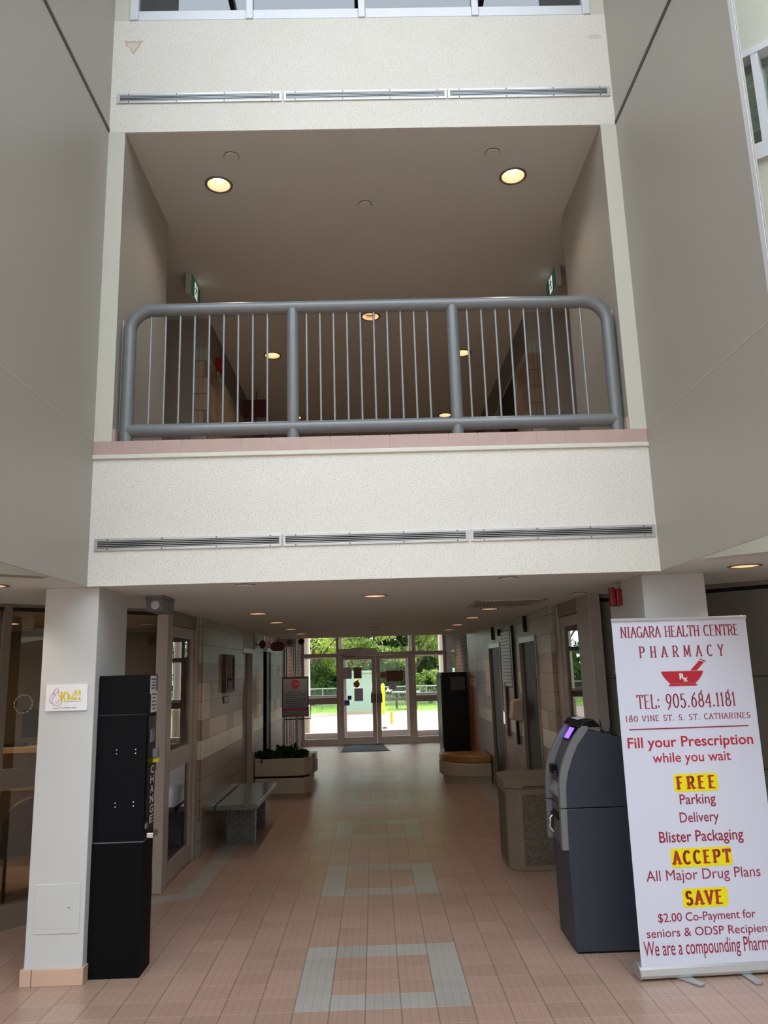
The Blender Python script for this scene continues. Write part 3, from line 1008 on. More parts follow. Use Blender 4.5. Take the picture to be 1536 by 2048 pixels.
# ------------------------------------------------------------------ pillars
def pillar(x0, x1, y0, y1, label, base=True):
    p_ = thing('pillar', label, 'pillar', ((x0 + x1) / 2, (y0 + y1) / 2, 0))
    box(x0, x1, y0, y1, 0.0, ZC).build('shaft', M['pillar'], p_, bevel=0.004)
    b = MB()
    b.box(x0 - 0.016, x0 + 0.05, y0 - 0.016, y1 + 0.016, 0, 0.092)
    b.box(x0 + 0.054, x1 + 0.012, y0 - 0.016, y1 + 0.016, 0, 0.092)
    b.build('base_tile', M['base_tile'], p_, bevel=0.003)
    return p_
pl = pillar(-2.098, -1.757, 4.965, 5.55, 'pale grey square pillar left of the passage with pink tile base')
box(-2.056, -1.785, 4.961, 4.965, 0.277, 0.552).build('access_panel', M['pillar'], pl, bevel=0.002)
box(-2.02, -1.83, 4.9595, 4.961, 0.31, 0.51).build('access_door', M['pillar'], pl)
MB().disc((-1.85, 4.96, 0.42), (0, -1, 0), 0.004, 0.004).build('latch', M['grey_ink'], pl)
pillar(1.805, 2.225, 5.09, 5.83, 'pale grey square pillar behind the pharmacy banner')

# sign with the heart logo on the left pillar
kx0, kx1, kz0, kz1, ky = -2.055, -1.797, 1.557, 1.716, 4.952
kf = lambda u, v, o=0.0: (kx0 + u * (kx1 - kx0), ky - o, kz0 + v * (kz1 - kz0))
sg_ = thing('wall_sign', 'white sign with red heart outlines and gold letters on the left pillar', 'sign', (-1.926, 4.965, 1.63))
box(kx0, kx1, ky, 4.965, kz0, kz1).build('board', M['white'], sg_, bevel=0.001)
g = MB()
def kl(pts, r=0.0011):
    # logo outlines given in pixels of the enlarged sign
    g.tube([kf((x - 62) / 1290, 1 - (y - 150) / 790, 0.001) for x, y in pts], r, 6)
kl([(270, 710), (225, 690), (195, 640), (190, 560), (215, 490), (265, 430), (310, 345), (340, 290), (395, 262), (440, 280), (450, 340), (425, 365), (380, 370), (375, 420), (350, 465), (290, 530), (262, 600), (262, 670), (300, 730), (370, 775), (440, 780), (510, 760), (550, 710), (565, 640)])
kl([(450, 340), (470, 360), (455, 430), (475, 475), (520, 500)])
kl([(310, 345), (315, 420), (340, 470)])
kl([(330, 690), (390, 670), (410, 690), (430, 715), (470, 590), (490, 710)], 0.0008)
g.build('heart_outline', M['darkred'], sg_)
g = MB()
def kp(pts):
    g.prism([kf((x - 62) / 1290, 1 - (y - 150) / 790, 0.0004) for x, y in pts], (0, -0.0008, 0))
kp([(520, 360), (590, 360), (590, 640), (520, 640)]); kp([(590, 480), (650, 360), (720, 360), (640, 500), (590, 540)]); kp([(600, 520), (640, 500), (700, 640), (650, 640)])
kp([(735, 365), (835, 500), (800, 630), (740, 630)]); kp([(835, 600), (940, 370), (950, 420), (860, 625)]); kp([(880, 625), (945, 480), (945, 625)])
kp([(960, 335), (1030, 335), (1030, 425), (960, 425)]); kp([(1075, 335), (1145, 335), (1145, 425), (1075, 425)]); kp([(955, 440), (1150, 440), (1150, 455), (955, 455)]); kp([(955, 475), (1150, 475), (1150, 490), (955, 490)])
kp([(960, 530), (1030, 530), (1030, 620), (960, 620)]); kp([(1075, 530), (1145, 530), (1145, 620), (1075, 620)])
g.build('gold_letters', M['gold'], sg_)
g = MB(); g.prism([kf((x - 62) / 1290, 1 - (y - 150) / 790, 0.0004) for x, y in ((650, 668), (1190, 655), (1190, 664), (650, 678))], (0, -0.0006, 0))
for a, b in ((300, 545), (575, 610), (630, 850), (880, 1040)):
    g.prism([kf((x - 62) / 1290, 1 - (y - 150) / 790, 0.0004) for x, y in ((a, 848), (b, 836), (b, 852), (a, 864))], (0, -0.0006, 0))
g.build('small_print', M['grey_ink'], sg_)

# ------------------------------------------------------------------ railing of the upper floor
RY = 4.985
rl = thing('railing', 'grey tubular guard railing with thin balusters on the upper ledge', 'railing', (0.03, RY, ZF + 0.03))
zt, zb, rr = 4.252, 3.376, 0.045
x0r, x1r = -1.632, 1.700
cr = 0.16
pts = [(x0r, RY, ZF + 0.03)]
for k in range(9):
    a = PI - PI / 2 * k / 8
    pts.append((x0r + cr + cr * math.cos(a), RY, zt - cr + cr * math.sin(a)))
for k in range(9):
    a = PI / 2 - PI / 2 * k / 8
    pts.append((x1r - cr + cr * math.cos(a), RY, zt - cr + cr * math.sin(a)))
pts.append((x1r, RY, ZF + 0.03))
MB().tube(pts, rr, 20).build('handrail', M['rail'], rl, smooth=50)
px_ = [x0r, -0.506, 0.611, x1r]
for x in px_[1:3]:
    MB().tube([(x, RY, ZF + 0.03), (x, RY, zt)], rr * 0.93, 20).build('post', M['rail'], rl, smooth=50)
for a, b in zip(px_, px_[1:]):
    MB().tube([(a, RY, zb), (b, RY, zb)], rr, 20).build('bottom_rail', M['rail'], rl, smooth=50)
bx = [-1.486 + k * (-0.681 + 1.486) / 8 for k in range(9)] + [-0.409 + k * (0.435 + 0.409) / 9 for k in range(10)] + [0.715 + k * (1.512 - 0.715) / 8 for k in range(9)]
for x in bx:
    MB().tube([(x, RY, zb), (x, RY, zt)], 0.0075, 8).build('baluster', M['rod'], rl, smooth=50)
# plates fixed beside the end posts
for s, x in ((1, RL), (-1, RR)):
    a, b = sorted((x, x + s * 0.004))
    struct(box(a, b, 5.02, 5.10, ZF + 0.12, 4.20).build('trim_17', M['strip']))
    a, b = sorted((x, x + s * 0.012))
    struct(box(a, b, FY + 0.01, 6.08, ZF, ZF + 0.12).build('baseboard_left' if s > 0 else 'baseboard_right', M['course']))

# ------------------------------------------------------------------ long air grilles on the white bands
def grille(xa, xb, za, zb_, label):
    xc = (xa + xb) / 2
    t = thing('air_grille', label, 'grille', (xc, FY, za), 'linear air grilles on the white bands')
    e = 0.017
    f = MB()
    f.box(xa, xb, FY - 0.010, FY, za, za + e); f.box(xa, xb, FY - 0.010, FY, zb_ - e, zb_)
    f.box(xa, xa + e, FY - 0.010, FY, za + e, zb_ - e); f.box(xb - e, xb, FY - 0.010, FY, za + e, zb_ - e)
    f.build('frame', M['alu'], t, bevel=0.0015)
    box(xa + e, xb - e, FY - 0.0015, FY, za + e, zb_ - e).build('backing', M['dark'], t)
    n = 4
    h = (zb_ - za - 2 * e) / n
    for k in range(n):
        z = za + e + h * (k + 0.5)
        box(xa + e, xb - e, FY - 0.009, FY - 0.0075, z - 0.0018, z + 0.0018).build('slat', M['alu'], t)
    for q in (0.07, 0.36, 0.65, 0.94):
        for z in (za + e * 0.5, zb_ - e * 0.5):
            MB().disc((xa + (xb - xa) * q, FY - 0.010, z), (0, -1, 0), 0.0042, 0.002, 10).build('screw', M['ink'], t)
    return t
g0 = grille(-1.776, -0.574, 2.548, 2.629, 'left air grille on the lower white band')
copy_tree(g0, (0.034, FY, 2.548), 'middle air grille on the lower white band')
copy_tree(g0, (1.251, FY, 2.548), 'right air grille on the lower white band')
g1 = grille(-1.762, -0.567, 5.838, 5.918, 'left air grille on the upper white band')
copy_tree(g1, (0.045, FY, 5.838), 'middle air grille on the upper white band')
copy_tree(g1, (1.2475, FY, 5.838), 'right air grille on the upper white band')

# ------------------------------------------------------------------ recessed lamps
def downlight(x, y, z, r, watts, label, group, bulb=True):
    t = thing('downlight', label, 'ceiling light', (x, y, z), group)
    MB().lathe([(r * 0.90, -0.001), (r * 0.92, -0.006), (r * 1.10, -0.005), (r * 1.12, 0.0)], (x, y, z)).build('trim_ring', M['bronze'], t, smooth=40)
    MB().lathe([(r * 0.90, -0.002), (r * 0.86, 0.095), (r * 0.70, 0.12), (r * 0.45, 0.15), (0.001, 0.155)], (x, y, z)).build('reflector', M['reflector'], t, smooth=40)
    MB().lathe([(0.001, 0.074), (r * 0.4, 0.076), (r * 0.68, 0.086), (r * 0.68, 0.10), (0.001, 0.12)], (x, y, z)).build('bulb', M['bulb'], t, smooth=60)
    l = bpy.data.lights.new('downlight_beam', 'SPOT')
    l.energy = watts * LAMP
    l.spot_size = math.radians(115)
    l.spot_blend = 0.7
    l.shadow_soft_size = r * 0.6
    l.color = (1.0, 0.86, 0.70)
    o = bpy.data.objects.new('lamp_light', l)
    COL.objects.link(o)
    o.parent = t
    o.location = (0, 0, -0.012)
    return t
where = ['single warm downlight in the ceiling just inside the passage, nearest the white band',
         'nearest warm downlight of the row along the left passage wall', 'second downlight of the left row from the hall',
         'third downlight of the left row from the hall', 'farthest downlight of the left row by the entrance',
         'nearest warm downlight of the row along the right wall, beside the ceiling grille', 'second downlight of the right row from the hall',
         'third downlight of the right row from the hall', 'farthest downlight of the right row by the entrance',
         'warm downlight in the soffit at the left edge above the pillar', 'warm downlight in the soffit above the pharmacy banner']
dl0 = None
for (x, y), w in zip(GROUND_LAMPS, where):
    if dl0 is None:
        dl0 = downlight(x, y, ZC, 0.093, 7.0, w, 'passage ceiling downlights')
    else:
        copy_tree(dl0, (x, y, ZC), w)
db = downlight(UP_BIG[0][0], UP_BIG[0][1], ZU, 0.10, 9.0, 'large bright downlight at the left of the upper recess ceiling', 'upper floor downlights')
copy_tree(db, (UP_BIG[1][0], UP_BIG[1][1], ZU), 'large bright downlight at the right of the upper recess ceiling')
for (x, y), w in zip(UP_SMALL, ('upper corridor downlight behind the middle of the top rail', 'upper corridor downlight behind the left balusters', 'upper corridor downlight beside the right railing post',
                                'low upper corridor downlight beside the left railing post', 'low upper corridor downlight left of the right railing post')):
    copy_tree(db, (x, y, ZU), w)

dv = downlight(-0.9, 16.2, 2.9, 0.10, 45.0, 'added unseen downlight in the higher ceiling before the entrance, on the brick piers side', 'added entrance downlights')  # added lamps out of view, put in to brighten the entrance door frames
copy_tree(dv, (0.9, 16.2, 2.9), 'added unseen downlight in the higher ceiling before the entrance, on the tall cabinet side')

# flat ceiling discs (concealed sprinklers)
def cover(x, y, z, r, label, group, m):
    t = thing('sprinkler_cover', label, 'sprinkler', (x, y, z), group)
    MB().lathe([(0.001, -0.012), (r * 0.93, -0.012), (r, -0.008), (r, -0.004)], (x, y, z)).build('cap', m, t, smooth=40)
    MB().lathe([(r * 0.9, -0.005), (r * 1.06, -0.003), (r * 1.06, 0.0)], (x, y, z)).build('collar', M['dark'], t)
    return t
c0 = cover(-0.983, 5.187, ZU, 0.055, 'flat round sprinkler cover at the left front of the upper ceiling', 'upper ceiling sprinkler covers', M['ceil'])
for (x, y), w in zip(((1.01, 5.198), (0.025, 5.834), (0.029, 8.62), (0.025, 11.14)),
                     ('flat round sprinkler cover at the right front of the upper ceiling', 'flat round sprinkler cover in the middle of the upper ceiling',
                      'sprinkler cover seen between the balusters below the middle downlight', 'low sprinkler cover seen just above the bottom rail')):
    copy_tree(c0, (x, y, ZU), w)
c1 = cover(-0.836, 5.06, ZC, 0.06, 'dark sprinkler disc at the left under the lower white band', 'passage ceiling discs', M['ceil'])
for (x, y), w in zip(((0.906, 5.07), (0.026, 8.91), (0.015, 10.86), (0.015, 13.1), (1.72, 6.35)),
                     ('dark sprinkler disc at the right under the lower white band', 'small disc in the middle of the passage ceiling, nearest of three',
                      'small disc in the middle of the passage ceiling, second of three', 'small disc in the middle of the passage ceiling, farthest of three',
                      'round disc on the ceiling in front of the right glass door')):
    copy_tree(c1, (x, y, ZC), w)

# ceiling return air grille
cg = thing('ceiling_grille', 'slatted square return air grille in the passage ceiling', 'grille', (1.24, 7.24, ZC))
f = MB()
f.box(0.92, 1.56, 6.83, 6.86, ZC - 0.008, ZC); f.box(0.92, 1.56, 7.60, 7.64, ZC - 0.008, ZC)
f.box(0.92, 0.95, 6.83, 7.64, ZC - 0.008, ZC); f.box(1.53, 1.56, 6.83, 7.64, ZC - 0.008, ZC)
f.build('frame', M['sign_box'], cg)
box(0.95, 1.53, 6.86, 7.60, ZC - 0.002, ZC).build('backing', M['dark'], cg)
for k in range(17):
    x = 0.956 + k * 0.034
    box(x, x + 0.015, 6.86, 7.60, ZC - 0.007, ZC - 0.004).build('slat', M['white_trim'], cg)

# ------------------------------------------------------------------ exit signs upstairs
def exit_sign(x, s, label):
    t = thing('exit_sign', label, 'exit sign', (x, 7.1, ZU), 'green exit signs upstairs')
    a, b = sorted((x, x - s * 0.055))
    box(a, b, 6.9, 7.28, ZU - 0.215, ZU - 0.004).build('housing', M['sign_box'], t, bevel=0.004)
    xf = x - s * 0.055
    yc = 7.09
    a, b = sorted((xf, xf - s * 0.004))
    box(a, b, 6.905, 7.275, ZU - 0.205, ZU - 0.012).build('green_panel', M['green_sign'], t)
    g = MB()
    xq = xf - s * 0.0045
    def P3(u, v):
        return (xq, yc + s * u, ZU - 0.11 + v)
    def pg(pts):
        g.prism([P3(u, v) for u, v in pts], (-s * 0.001, 0, 0))
    pg([(-0.06, -0.08), (0.06, -0.08), (0.06, 0.08), (-0.06, 0.08)])
    g.build('doorway', M['white_sign'], t)
    g = MB()
    xq = xf - s * 0.006
    g.disc(P3(0.005, 0.055), (-s, 0, 0), 0.013, 0.001, 12)
    pg([(-0.01, 0.04), (0.02, 0.035), (0.018, -0.01), (-0.015, -0.01)])
    pg([(-0.012, -0.01), (0.004, -0.01), (-0.03, -0.07), (-0.045, -0.065)])
    pg([(0.002, -0.01), (0.018, -0.01), (0.045, -0.04), (0.035, -0.05)])
    pg([(-0.01, 0.038), (-0.045, 0.012), (-0.04, 0.004), (-0.004, 0.024)])
    pg([(0.018, 0.036), (0.05, 0.01), (0.045, 0.002), (0.014, 0.022)])
    g.build('running_figure', M['green_sign'], t)
    MB().disc((x - s * 0.028, 6.9, ZU - 0.08), (0, -1, 0), 0.004, 0.002, 8).build('test_light', M['alarm_red'], t)
exit_sign(-1.74, -1, 'green exit sign hanging at the upper left, seen nearly edge on')
exit_sign(1.94, 1, 'green exit sign with white running figure at the upper right')

# upstairs alarm and sign
am = thing('fire_alarm', 'red alarm box on the upper left corridor wall behind the balusters', 'alarm', (-1.69, 8.4, 5.2))
box(-1.73, -1.66, 8.33, 8.46, 5.17, 5.33).build('body', M['alarm_red'], am, bevel=0.006)
box(-1.72, -1.70, 8.36, 8.43, 5.12, 5.17).build('strobe', M['steel_light'], am)
hs = thing('hanging_sign', 'maroon sign hung from the upper corridor ceiling behind the left balusters', 'sign', (-1.5, 10.2, ZU))
box(-1.72, -1.40, 10.18, 10.20, 5.22, 5.48).build('board', M['maroon'], hs, bevel=0.004)
MB().tube([(-1.54, 10.19, 5.47), (-1.54, 10.19, ZU)], 0.006, 8).build('rod', M['black_plastic'], hs)

# ------------------------------------------------------------------ emergency light on the passage ceiling
el = thing('emergency_light', 'grey boxed emergency lamp on the ceiling left of the passage', 'lamp', (-1.575, 5.75, ZC))
box(-1.645, -1.515, 5.59, 5.93, ZC - 0.022, ZC).build('mount', M['atm_band'], el, bevel=0.003)
box(-1.64, -1.52, 5.60, 5.78, ZC - 0.115, ZC - 0.022).build('housing', M['atm_band'], el, bevel=0.003)
box(-1.64, -1.52, 5.785, 5.92, ZC - 0.115, ZC - 0.022).build('battery_box', M['atm_band'], el, bevel=0.003)
MB().lathe([(0.001, 0.0), (0.026, 0.004), (0.03, 0.012), (0.033, 0.0)], (0, 0, 0)).v
lm = MB()
lm.disc((-1.572, 5.60, ZC - 0.068), (0, -1, 0), 0.031, 0.008, 24)
lm.build('lamp_rim', M['chrome'], el, smooth=40)
lm = MB(); lm.disc((-1.572, 5.592, ZC - 0.068), (0, -1, 0), 0.026, 0.003, 24); lm.build('lens', M['paper'], el, smooth=40)
# fire alarm on the right pillar
fa = thing('fire_alarm', 'red fire alarm horn on the inner side of the right pillar', 'alarm', (1.80, 5.6, 2.2))
box(1.765, 1.805, 5.52, 5.64, 2.155, 2.275).build('body', M['alarm_red'], fa, bevel=0.008)
box(1.725, 1.765, 5.53, 5.59, 2.15, 2.29).build('horn', M['alarm_red'], fa, bevel=0.01)
box(1.755, 1.775, 5.64, 5.67, 2.17, 2.22).build('strobe', M['steel_light'], fa)

# ------------------------------------------------------------------ change machine beside the left pillar
cm = thing('change_machine', 'tall black coin change machine standing against the left pillar', 'change machine', (-1.60, 5.14, 0))
MX0, MX1, MY0, MY1 = -1.752, -1.443, 5.03, 5.25
box(MX0 - 0.003, MX1, MY0, MY1, 0.0, 0.756).build('pedestal', M['black_base'], cm, bevel=0.003)
box(MX0 + 0.004, MX1 - 0.003, MY0 + 0.004, MY1 - 0.004, 0.756, 0.763).build('seam', M['grey_ink'], cm)
box(MX0, MX1, MY0, MY1, 0.763, 1.516).build('cabinet', M['black'], cm, bevel=0.003)
box(MX0 + 0.003, MX1 - 0.003, MY0 + 0.003, MY1 - 0.003, 1.516, 1.521).build('seam', M['ink'], cm)
box(MX0, MX1, MY0, MY1, 1.521, 1.763).build('top_box', M['black'], cm, bevel=0.003)
for x, z in ((-1.626, 1.306), (-1.626, 1.283), (-1.507, 1.306), (-1.507, 1.283), (-1.622, 0.990), (-1.622, 0.967), (-1.51, 0.993), (-1.51, 0.970)):
    MB().disc((x, MY0, z), (0, -1, 0), 0.0035, 0.0015, 10).build('screw', M['white'], cm)
cf = lambda u, z, o=0.0: (MX1 + o, MY0 + u, z)
box(MX1, MX1 + 0.004, MY0 + 0.03, MY1 - 0.02, 0.80, 1.50).build('front_panel', M['black_plastic'], cm)
g = MB()
for ch_, zz in zip('CHANGE', (1.145, 1.085, 1.025, 0.965, 0.905, 0.845)):
    g.text(ch_, cf, 0.10, 0.175, zz, zz + 0.048, 0, 0.0055, bold=0.02)
g.build('white_lettering', M['paper'], cm)
g = MB()
for a in ((0.05, 0.18, 1.495, 1.498), (0.05, 0.053, 1.40, 1.498), (0.177, 0.18, 1.40, 1.498)):
    g.box(MX1 + 0.004, MX1 + 0.0055, MY0 + a[0], MY0 + a[1], a[2], a[3])
g.build('outline', M['grey_ink'], cm)
box(MX1 + 0.004, MX1 + 0.012, MY0 + 0.07, MY0 + 0.14, 1.34, 1.42).build('bill_window', M['grey_ink'], cm)
box(MX1 + 0.004, MX1 + 0.035, MY0 + 0.13, MY0 + 0.19, 1.24, 1.295).build('coin_box', M['atm_band'], cm, bevel=0.003)
box(MX1 + 0.004, MX1 + 0.035, MY0 + 0.145, MY0 + 0.19, 1.21, 1.236).build('lock', M['gold'], cm)
box(MX1 + 0.004, MX1 + 0.05, MY0 + 0.04, MY0 + 0.15, 0.772, 0.802).build('coin_tray', M['chrome'], cm, bevel=0.004)
box(MX1 + 0.002, MX1 + 0.010, MY0 + 0.02, MY0 + 0.06, 0.83, 0.86).build('knob', M['grey_ink'], cm)
for n_, (a, z0, z1, lb) in enumerate(((0.05, 1.64, 1.755, 'upper white paper notice on the front of the change machine'), (0.07, 1.525, 1.66, 'lower white paper notice overlapping on the change machine'))):
    nt_ = thing('paper_notice', lb, 'notice', (MX1, MY0 + a + 0.06, z0), 'paper notices on the change machine')
    box(MX1 + 0.001 + 0.001 * n_, MX1 + 0.003 + 0.001 * n_, MY0 + a, MY0 + a + 0.13, z0, z1).build('sheet', M['paper'], nt_)
    g = MB()
    for k in range(5):
        zz = z1 - 0.018 - k * (z1 - z0 - 0.02) / 5
        w_ = (0.05, 0.03, 0.045, 0.05, 0.035)[k]
        g.box(MX1 + 0.003 + 0.001 * n_, MX1 + 0.0035 + 0.001 * n_, MY0 + a + 0.065 - w_, MY0 + a + 0.065 + w_, zz - 0.008, zz)
    g.build('print_line', M['ink'], nt_)

# ------------------------------------------------------------------ cash machine
AY0, AY1 = 5.15, 5.58
at = thing('cash_machine', 'slate and grey curved cash machine left of the pharmacy banner', 'cash machine', (1.45, 5.36, 0))
inner = [(1.197, 0.60), (1.203, 0.83), (1.205, 0.95), (1.213, 1.013), (1.229, 1.075), (1.262, 1.158), (1.303, 1.238), (1.376, 1.329)]
outer = [(1.160, 0.60), (1.164, 0.856), (1.167, 0.972), (1.177, 1.051), (1.197, 1.118), (1.229, 1.193), (1.275, 1.272), (1.340, 1.354), (1.382, 1.352)]
MB().prism([(x, AY0, z) for x, z in ((1.205, 0.012), (1.198, 0.60), (1.203, 0.847), (1.79, 0.847), (1.79, 0.012))], (0, AY1 - AY0, 0)).build('lower_cabinet', M['atm_side'], at, bevel=0.004)
ptsu = [(1.203, 0.852)] + inner[2:] + [(1.465, 1.307), (1.592, 1.274), (1.70, 1.225), (1.79, 1.15), (1.79, 0.852)]
MB().prism([(x, AY0, z) for x, z in ptsu], (0, AY1 - AY0, 0)).build('upper_cabinet', M['atm_side'], at, bevel=0.004)
box(1.215, 1.32, AY0 + 0.01, AY1 - 0.01, 0.0, 0.012).build('foot', M['black_plastic'], at)
box(1.34, 1.78, AY0 + 0.01, AY1 - 0.01, 0.0, 0.012).build('foot', M['black_plastic'], at)
for ya, yb in ((AY0 - 0.004, AY0 + 0.045), (AY1 - 0.045, AY1 + 0.004)):
    lo_p = outer[:2] + [(inner[1][0] + 0.003, 0.853), (inner[0][0] + 0.003, 0.60)]
    MB().prism([(x, ya, z) for x, z in ((1.160, 0.60), (1.164, 0.846), (1.207, 0.846), (1.201, 0.60))], (0, yb - ya, 0)).build('lower_bezel', M['atm_band'], at, bevel=0.004)
    pp = [(1.164, 0.853)] + outer[2:] + [(x + 0.004, z) for x, z in inner[::-1][:6]] + [(1.207, 0.853)]
    MB().prism([(x, ya, z) for x, z in pp], (0, yb - ya, 0)).build('upper_bezel', M['atm_band'], at, bevel=0.004)
mid = [(1.200, 0.853)] + [(x - 0.004, z) for x, z in inner[2:]]
pp = mid + [(x + 0.02, z - 0.012) for x, z in mid[::-1]]
MB().prism([(x, AY0 + 0.045, z) for x, z in pp], (0, AY1 - AY0 - 0.09, 0)).build('front_panel', M['atm_front'], at)
MB().prism([(x, AY0 + 0.045, z) for x, z in ((1.190, 0.60), (1.196, 0.846), (1.207, 0.846), (1.201, 0.60))], (0, AY1 - AY0 - 0.09, 0)).build('front_panel', M['atm_front'], at)
# screen with hood
def on_front(t, out):
    """point on the sloped part of the front between two profile points"""
    (xa, za), (xb, zb2) = (1.262, 1.168), (1.372, 1.329)
    dx, dz = xb - xa, zb2 - za
    L = math.hypot(dx, dz)
    return xa + dx * t - dz / L * out, za + dz * t + dx / L * out
a = on_front(0.42, 0.002); b = on_front(0.97, 0.002); c = on_front(0.97, 0.012); d_ = on_front(0.42, 0.012)
MB().prism([(x, AY0 + 0.215, z) for x, z in (a, b, c, d_)], (0, 0.17, 0)).build('screen_surround', M['black_plastic'], at)
a = on_front(0.50, 0.0125); b = on_front(0.92, 0.0125); c = on_front(0.92, 0.014); d_ = on_front(0.50, 0.014)
MB().prism([(x, AY0 + 0.245, z) for x, z in (a, b, c, d_)], (0, 0.115, 0)).build('screen', M['screen'], at)
MB().prism([(x, AY0 + 0.0, z) for x, z in ((1.325, 1.345), (1.36, 1.385), (1.42, 1.395), (1.47, 1.345), (1.38, 1.345))], (0, AY1 - AY0, 0)).build('topper', M['black_plastic'], at, bevel=0.006)
MB().prism([(x, AY0 + 0.12, z) for x, z in ((1.345, 1.387), (1.405, 1.396), (1.405, 1.398), (1.345, 1.389))], (0, 0.18, 0)).build('topper_badge', M['paper'], at)
MB().prism([(x, AY0 + 0.10, z) for x, z in ((1.205, 0.985), (1.168, 0.925), (1.172, 0.905), (1.205, 0.90))], (0, 0.23, 0)).build('keypad_shelf', M['atm_band'], at, bevel=0.004)
g = MB()
for i in range(4):
    for j in range(3):
        y = AY0 + 0.15 + i * 0.035
        x, z = 1.198 - j * 0.010, 0.974 - j * 0.0163
        g.box(x - 0.004, x + 0.004, y, y + 0.022, z - 0.002, z + 0.006)
g.build('key', M['steel_light'], at)
box(1.180, 1.222, AY0 + 0.26, AY0 + 0.33, 1.03, 1.09).build('card_slot', M['black_plastic'], at, bevel=0.004)
box(1.180, 1.222, AY0 + 0.10, AY0 + 0.20, 1.03, 1.06).build('receipt_slot', M['black_plastic'], at, bevel=0.003)
MB().prism([(x, AY0 + 0.10, z) for x, z in ((1.198, 0.80), (1.168, 0.775), (1.168, 0.765), (1.198, 0.76))], (0, 0.23, 0)).build('cash_slot', M['black_plastic'], at)
MB().tube([(1.192, AY0 + 0.36, 0.75), (1.174, AY0 + 0.36, 0.735), (1.168, AY0 + 0.36, 0.68), (1.190, AY0 + 0.36, 0.645)], 0.012, 10).build('lock_cover', M['chrome'], at, smooth=60)
for x, y, z, lean, lb in ((1.515, 5.30, 1.295, -0.012, 'left black stub antenna on top of the cash machine'), (1.560, 5.30, 1.283, 0.025, 'right black stub antenna on top of the cash machine')):
    an = thing('antenna', lb, 'antenna', (x, y, z), 'antennas on the cash machine')
    MB().lathe([(0.001, 0.012), (0.013, 0.010), (0.015, 0.0), (0.001, 0.0)], (x, y, z + 0.006), 14).build('base', M['black_plastic'], an, smooth=40)
    MB().tube([(x, y, z + 0.008), (x + lean, y, z + 0.085)], 0.0045, 8, r_end=0.003).build('rod', M['black_plastic'], an, smooth=60)
tag(MB().tube([(1.52, 5.31, 1.298), (1.56, 5.34, 1.294), (1.60, 5.33, 1.280), (1.63, 5.36, 1.268), (1.68, 5.36, 1.243)], 0.0035, 8).build('cable', M['black_plastic'], smooth=60), 'thin black cable trailing over the top of the cash machine', 'cable')

# ------------------------------------------------------------------ pharmacy banner
BN = thing('banner_stand', 'white roll-up pharmacy banner with red lettering in front of the right pillar', 'banner', (1.447, 4.714, 0))
BA = math.radians(2.9)
bd = Vector((math.cos(BA), math.sin(BA))); bn_ = Vector((math.sin(BA), -math.cos(BA)))
def bf(u, z, o=0.0):
    q = Vector((1.447, 4.714)) + bd * u + bn_ * o
    return (q.x, q.y, z)
def bbox(mb, u0, u1, z0, z1, o0, o1, m=0):
    mb.prism([bf(u0, z0, o0), bf(u1, z0, o0), bf(u1, z1, o0), bf(u0, z1, o0)], (bn_.x * (o1 - o0), bn_.y * (o1 - o0), 0), m)
    return mb
bbox(MB(), 0.013, 0.862, 0.055, 2.005, -0.004, 0.0).build('graphic_sheet', M['vinyl'], BN)
bbox(MB(), 0.010, 0.866, 1.996, 2.016, -0.012, 0.008).build('top_bar', M['alu'], BN, bevel=0.004)
bs = MB()
prof = [(-0.09, 0.012), (-0.10, 0.05), (-0.05, 0.085), (0.0, 0.07), (0.012, 0.06), (0.02, 0.03), (0.012, 0.012)]
bs.prism([bf(0.0, z, o) for o, z in prof], (bd.x * 0.875, bd.y * 0.875, 0))
bs.build('base_case', M['alu'], BN, bevel=0.004)
for u in (-0.004, 0.875):
    e_ = MB(); e_.prism([bf(u, z, o) for o, z in [(-0.095, 0.008), (-0.105, 0.05), (-0.05, 0.09), (0.0, 0.078), (0.018, 0.062), (0.025, 0.03), (0.016, 0.008)]], (bd.x * 0.006, bd.y * 0.006, 0)); e_.build('end_cap', M['alu_dull'], BN)
ft = MB()
ft.slab([(1.654, 4.80), (1.71, 4.80), (1.775, 4.628), (1.765, 4.615), (1.745, 4.610), (1.735, 4.615), (1.654, 4.73)], 0.002, 0.012)
ft.build('foot', M['alu_dull'], BN, bevel=0.002)
ft = MB()
ft.slab([(2.03, 4.80), (2.08, 4.80), (2.092, 4.62), (2.08, 4.606), (2.055, 4.604), (2.045, 4.615), (2.03, 4.75)], 0.002, 0.012)
ft.build('foot', M['alu_dull'], BN, bevel=0.002)
bbox(MB(), 0.42, 0.45, 0.08, 2.0, -0.03, -0.012).build('pole', M['alu_dull'], BN)

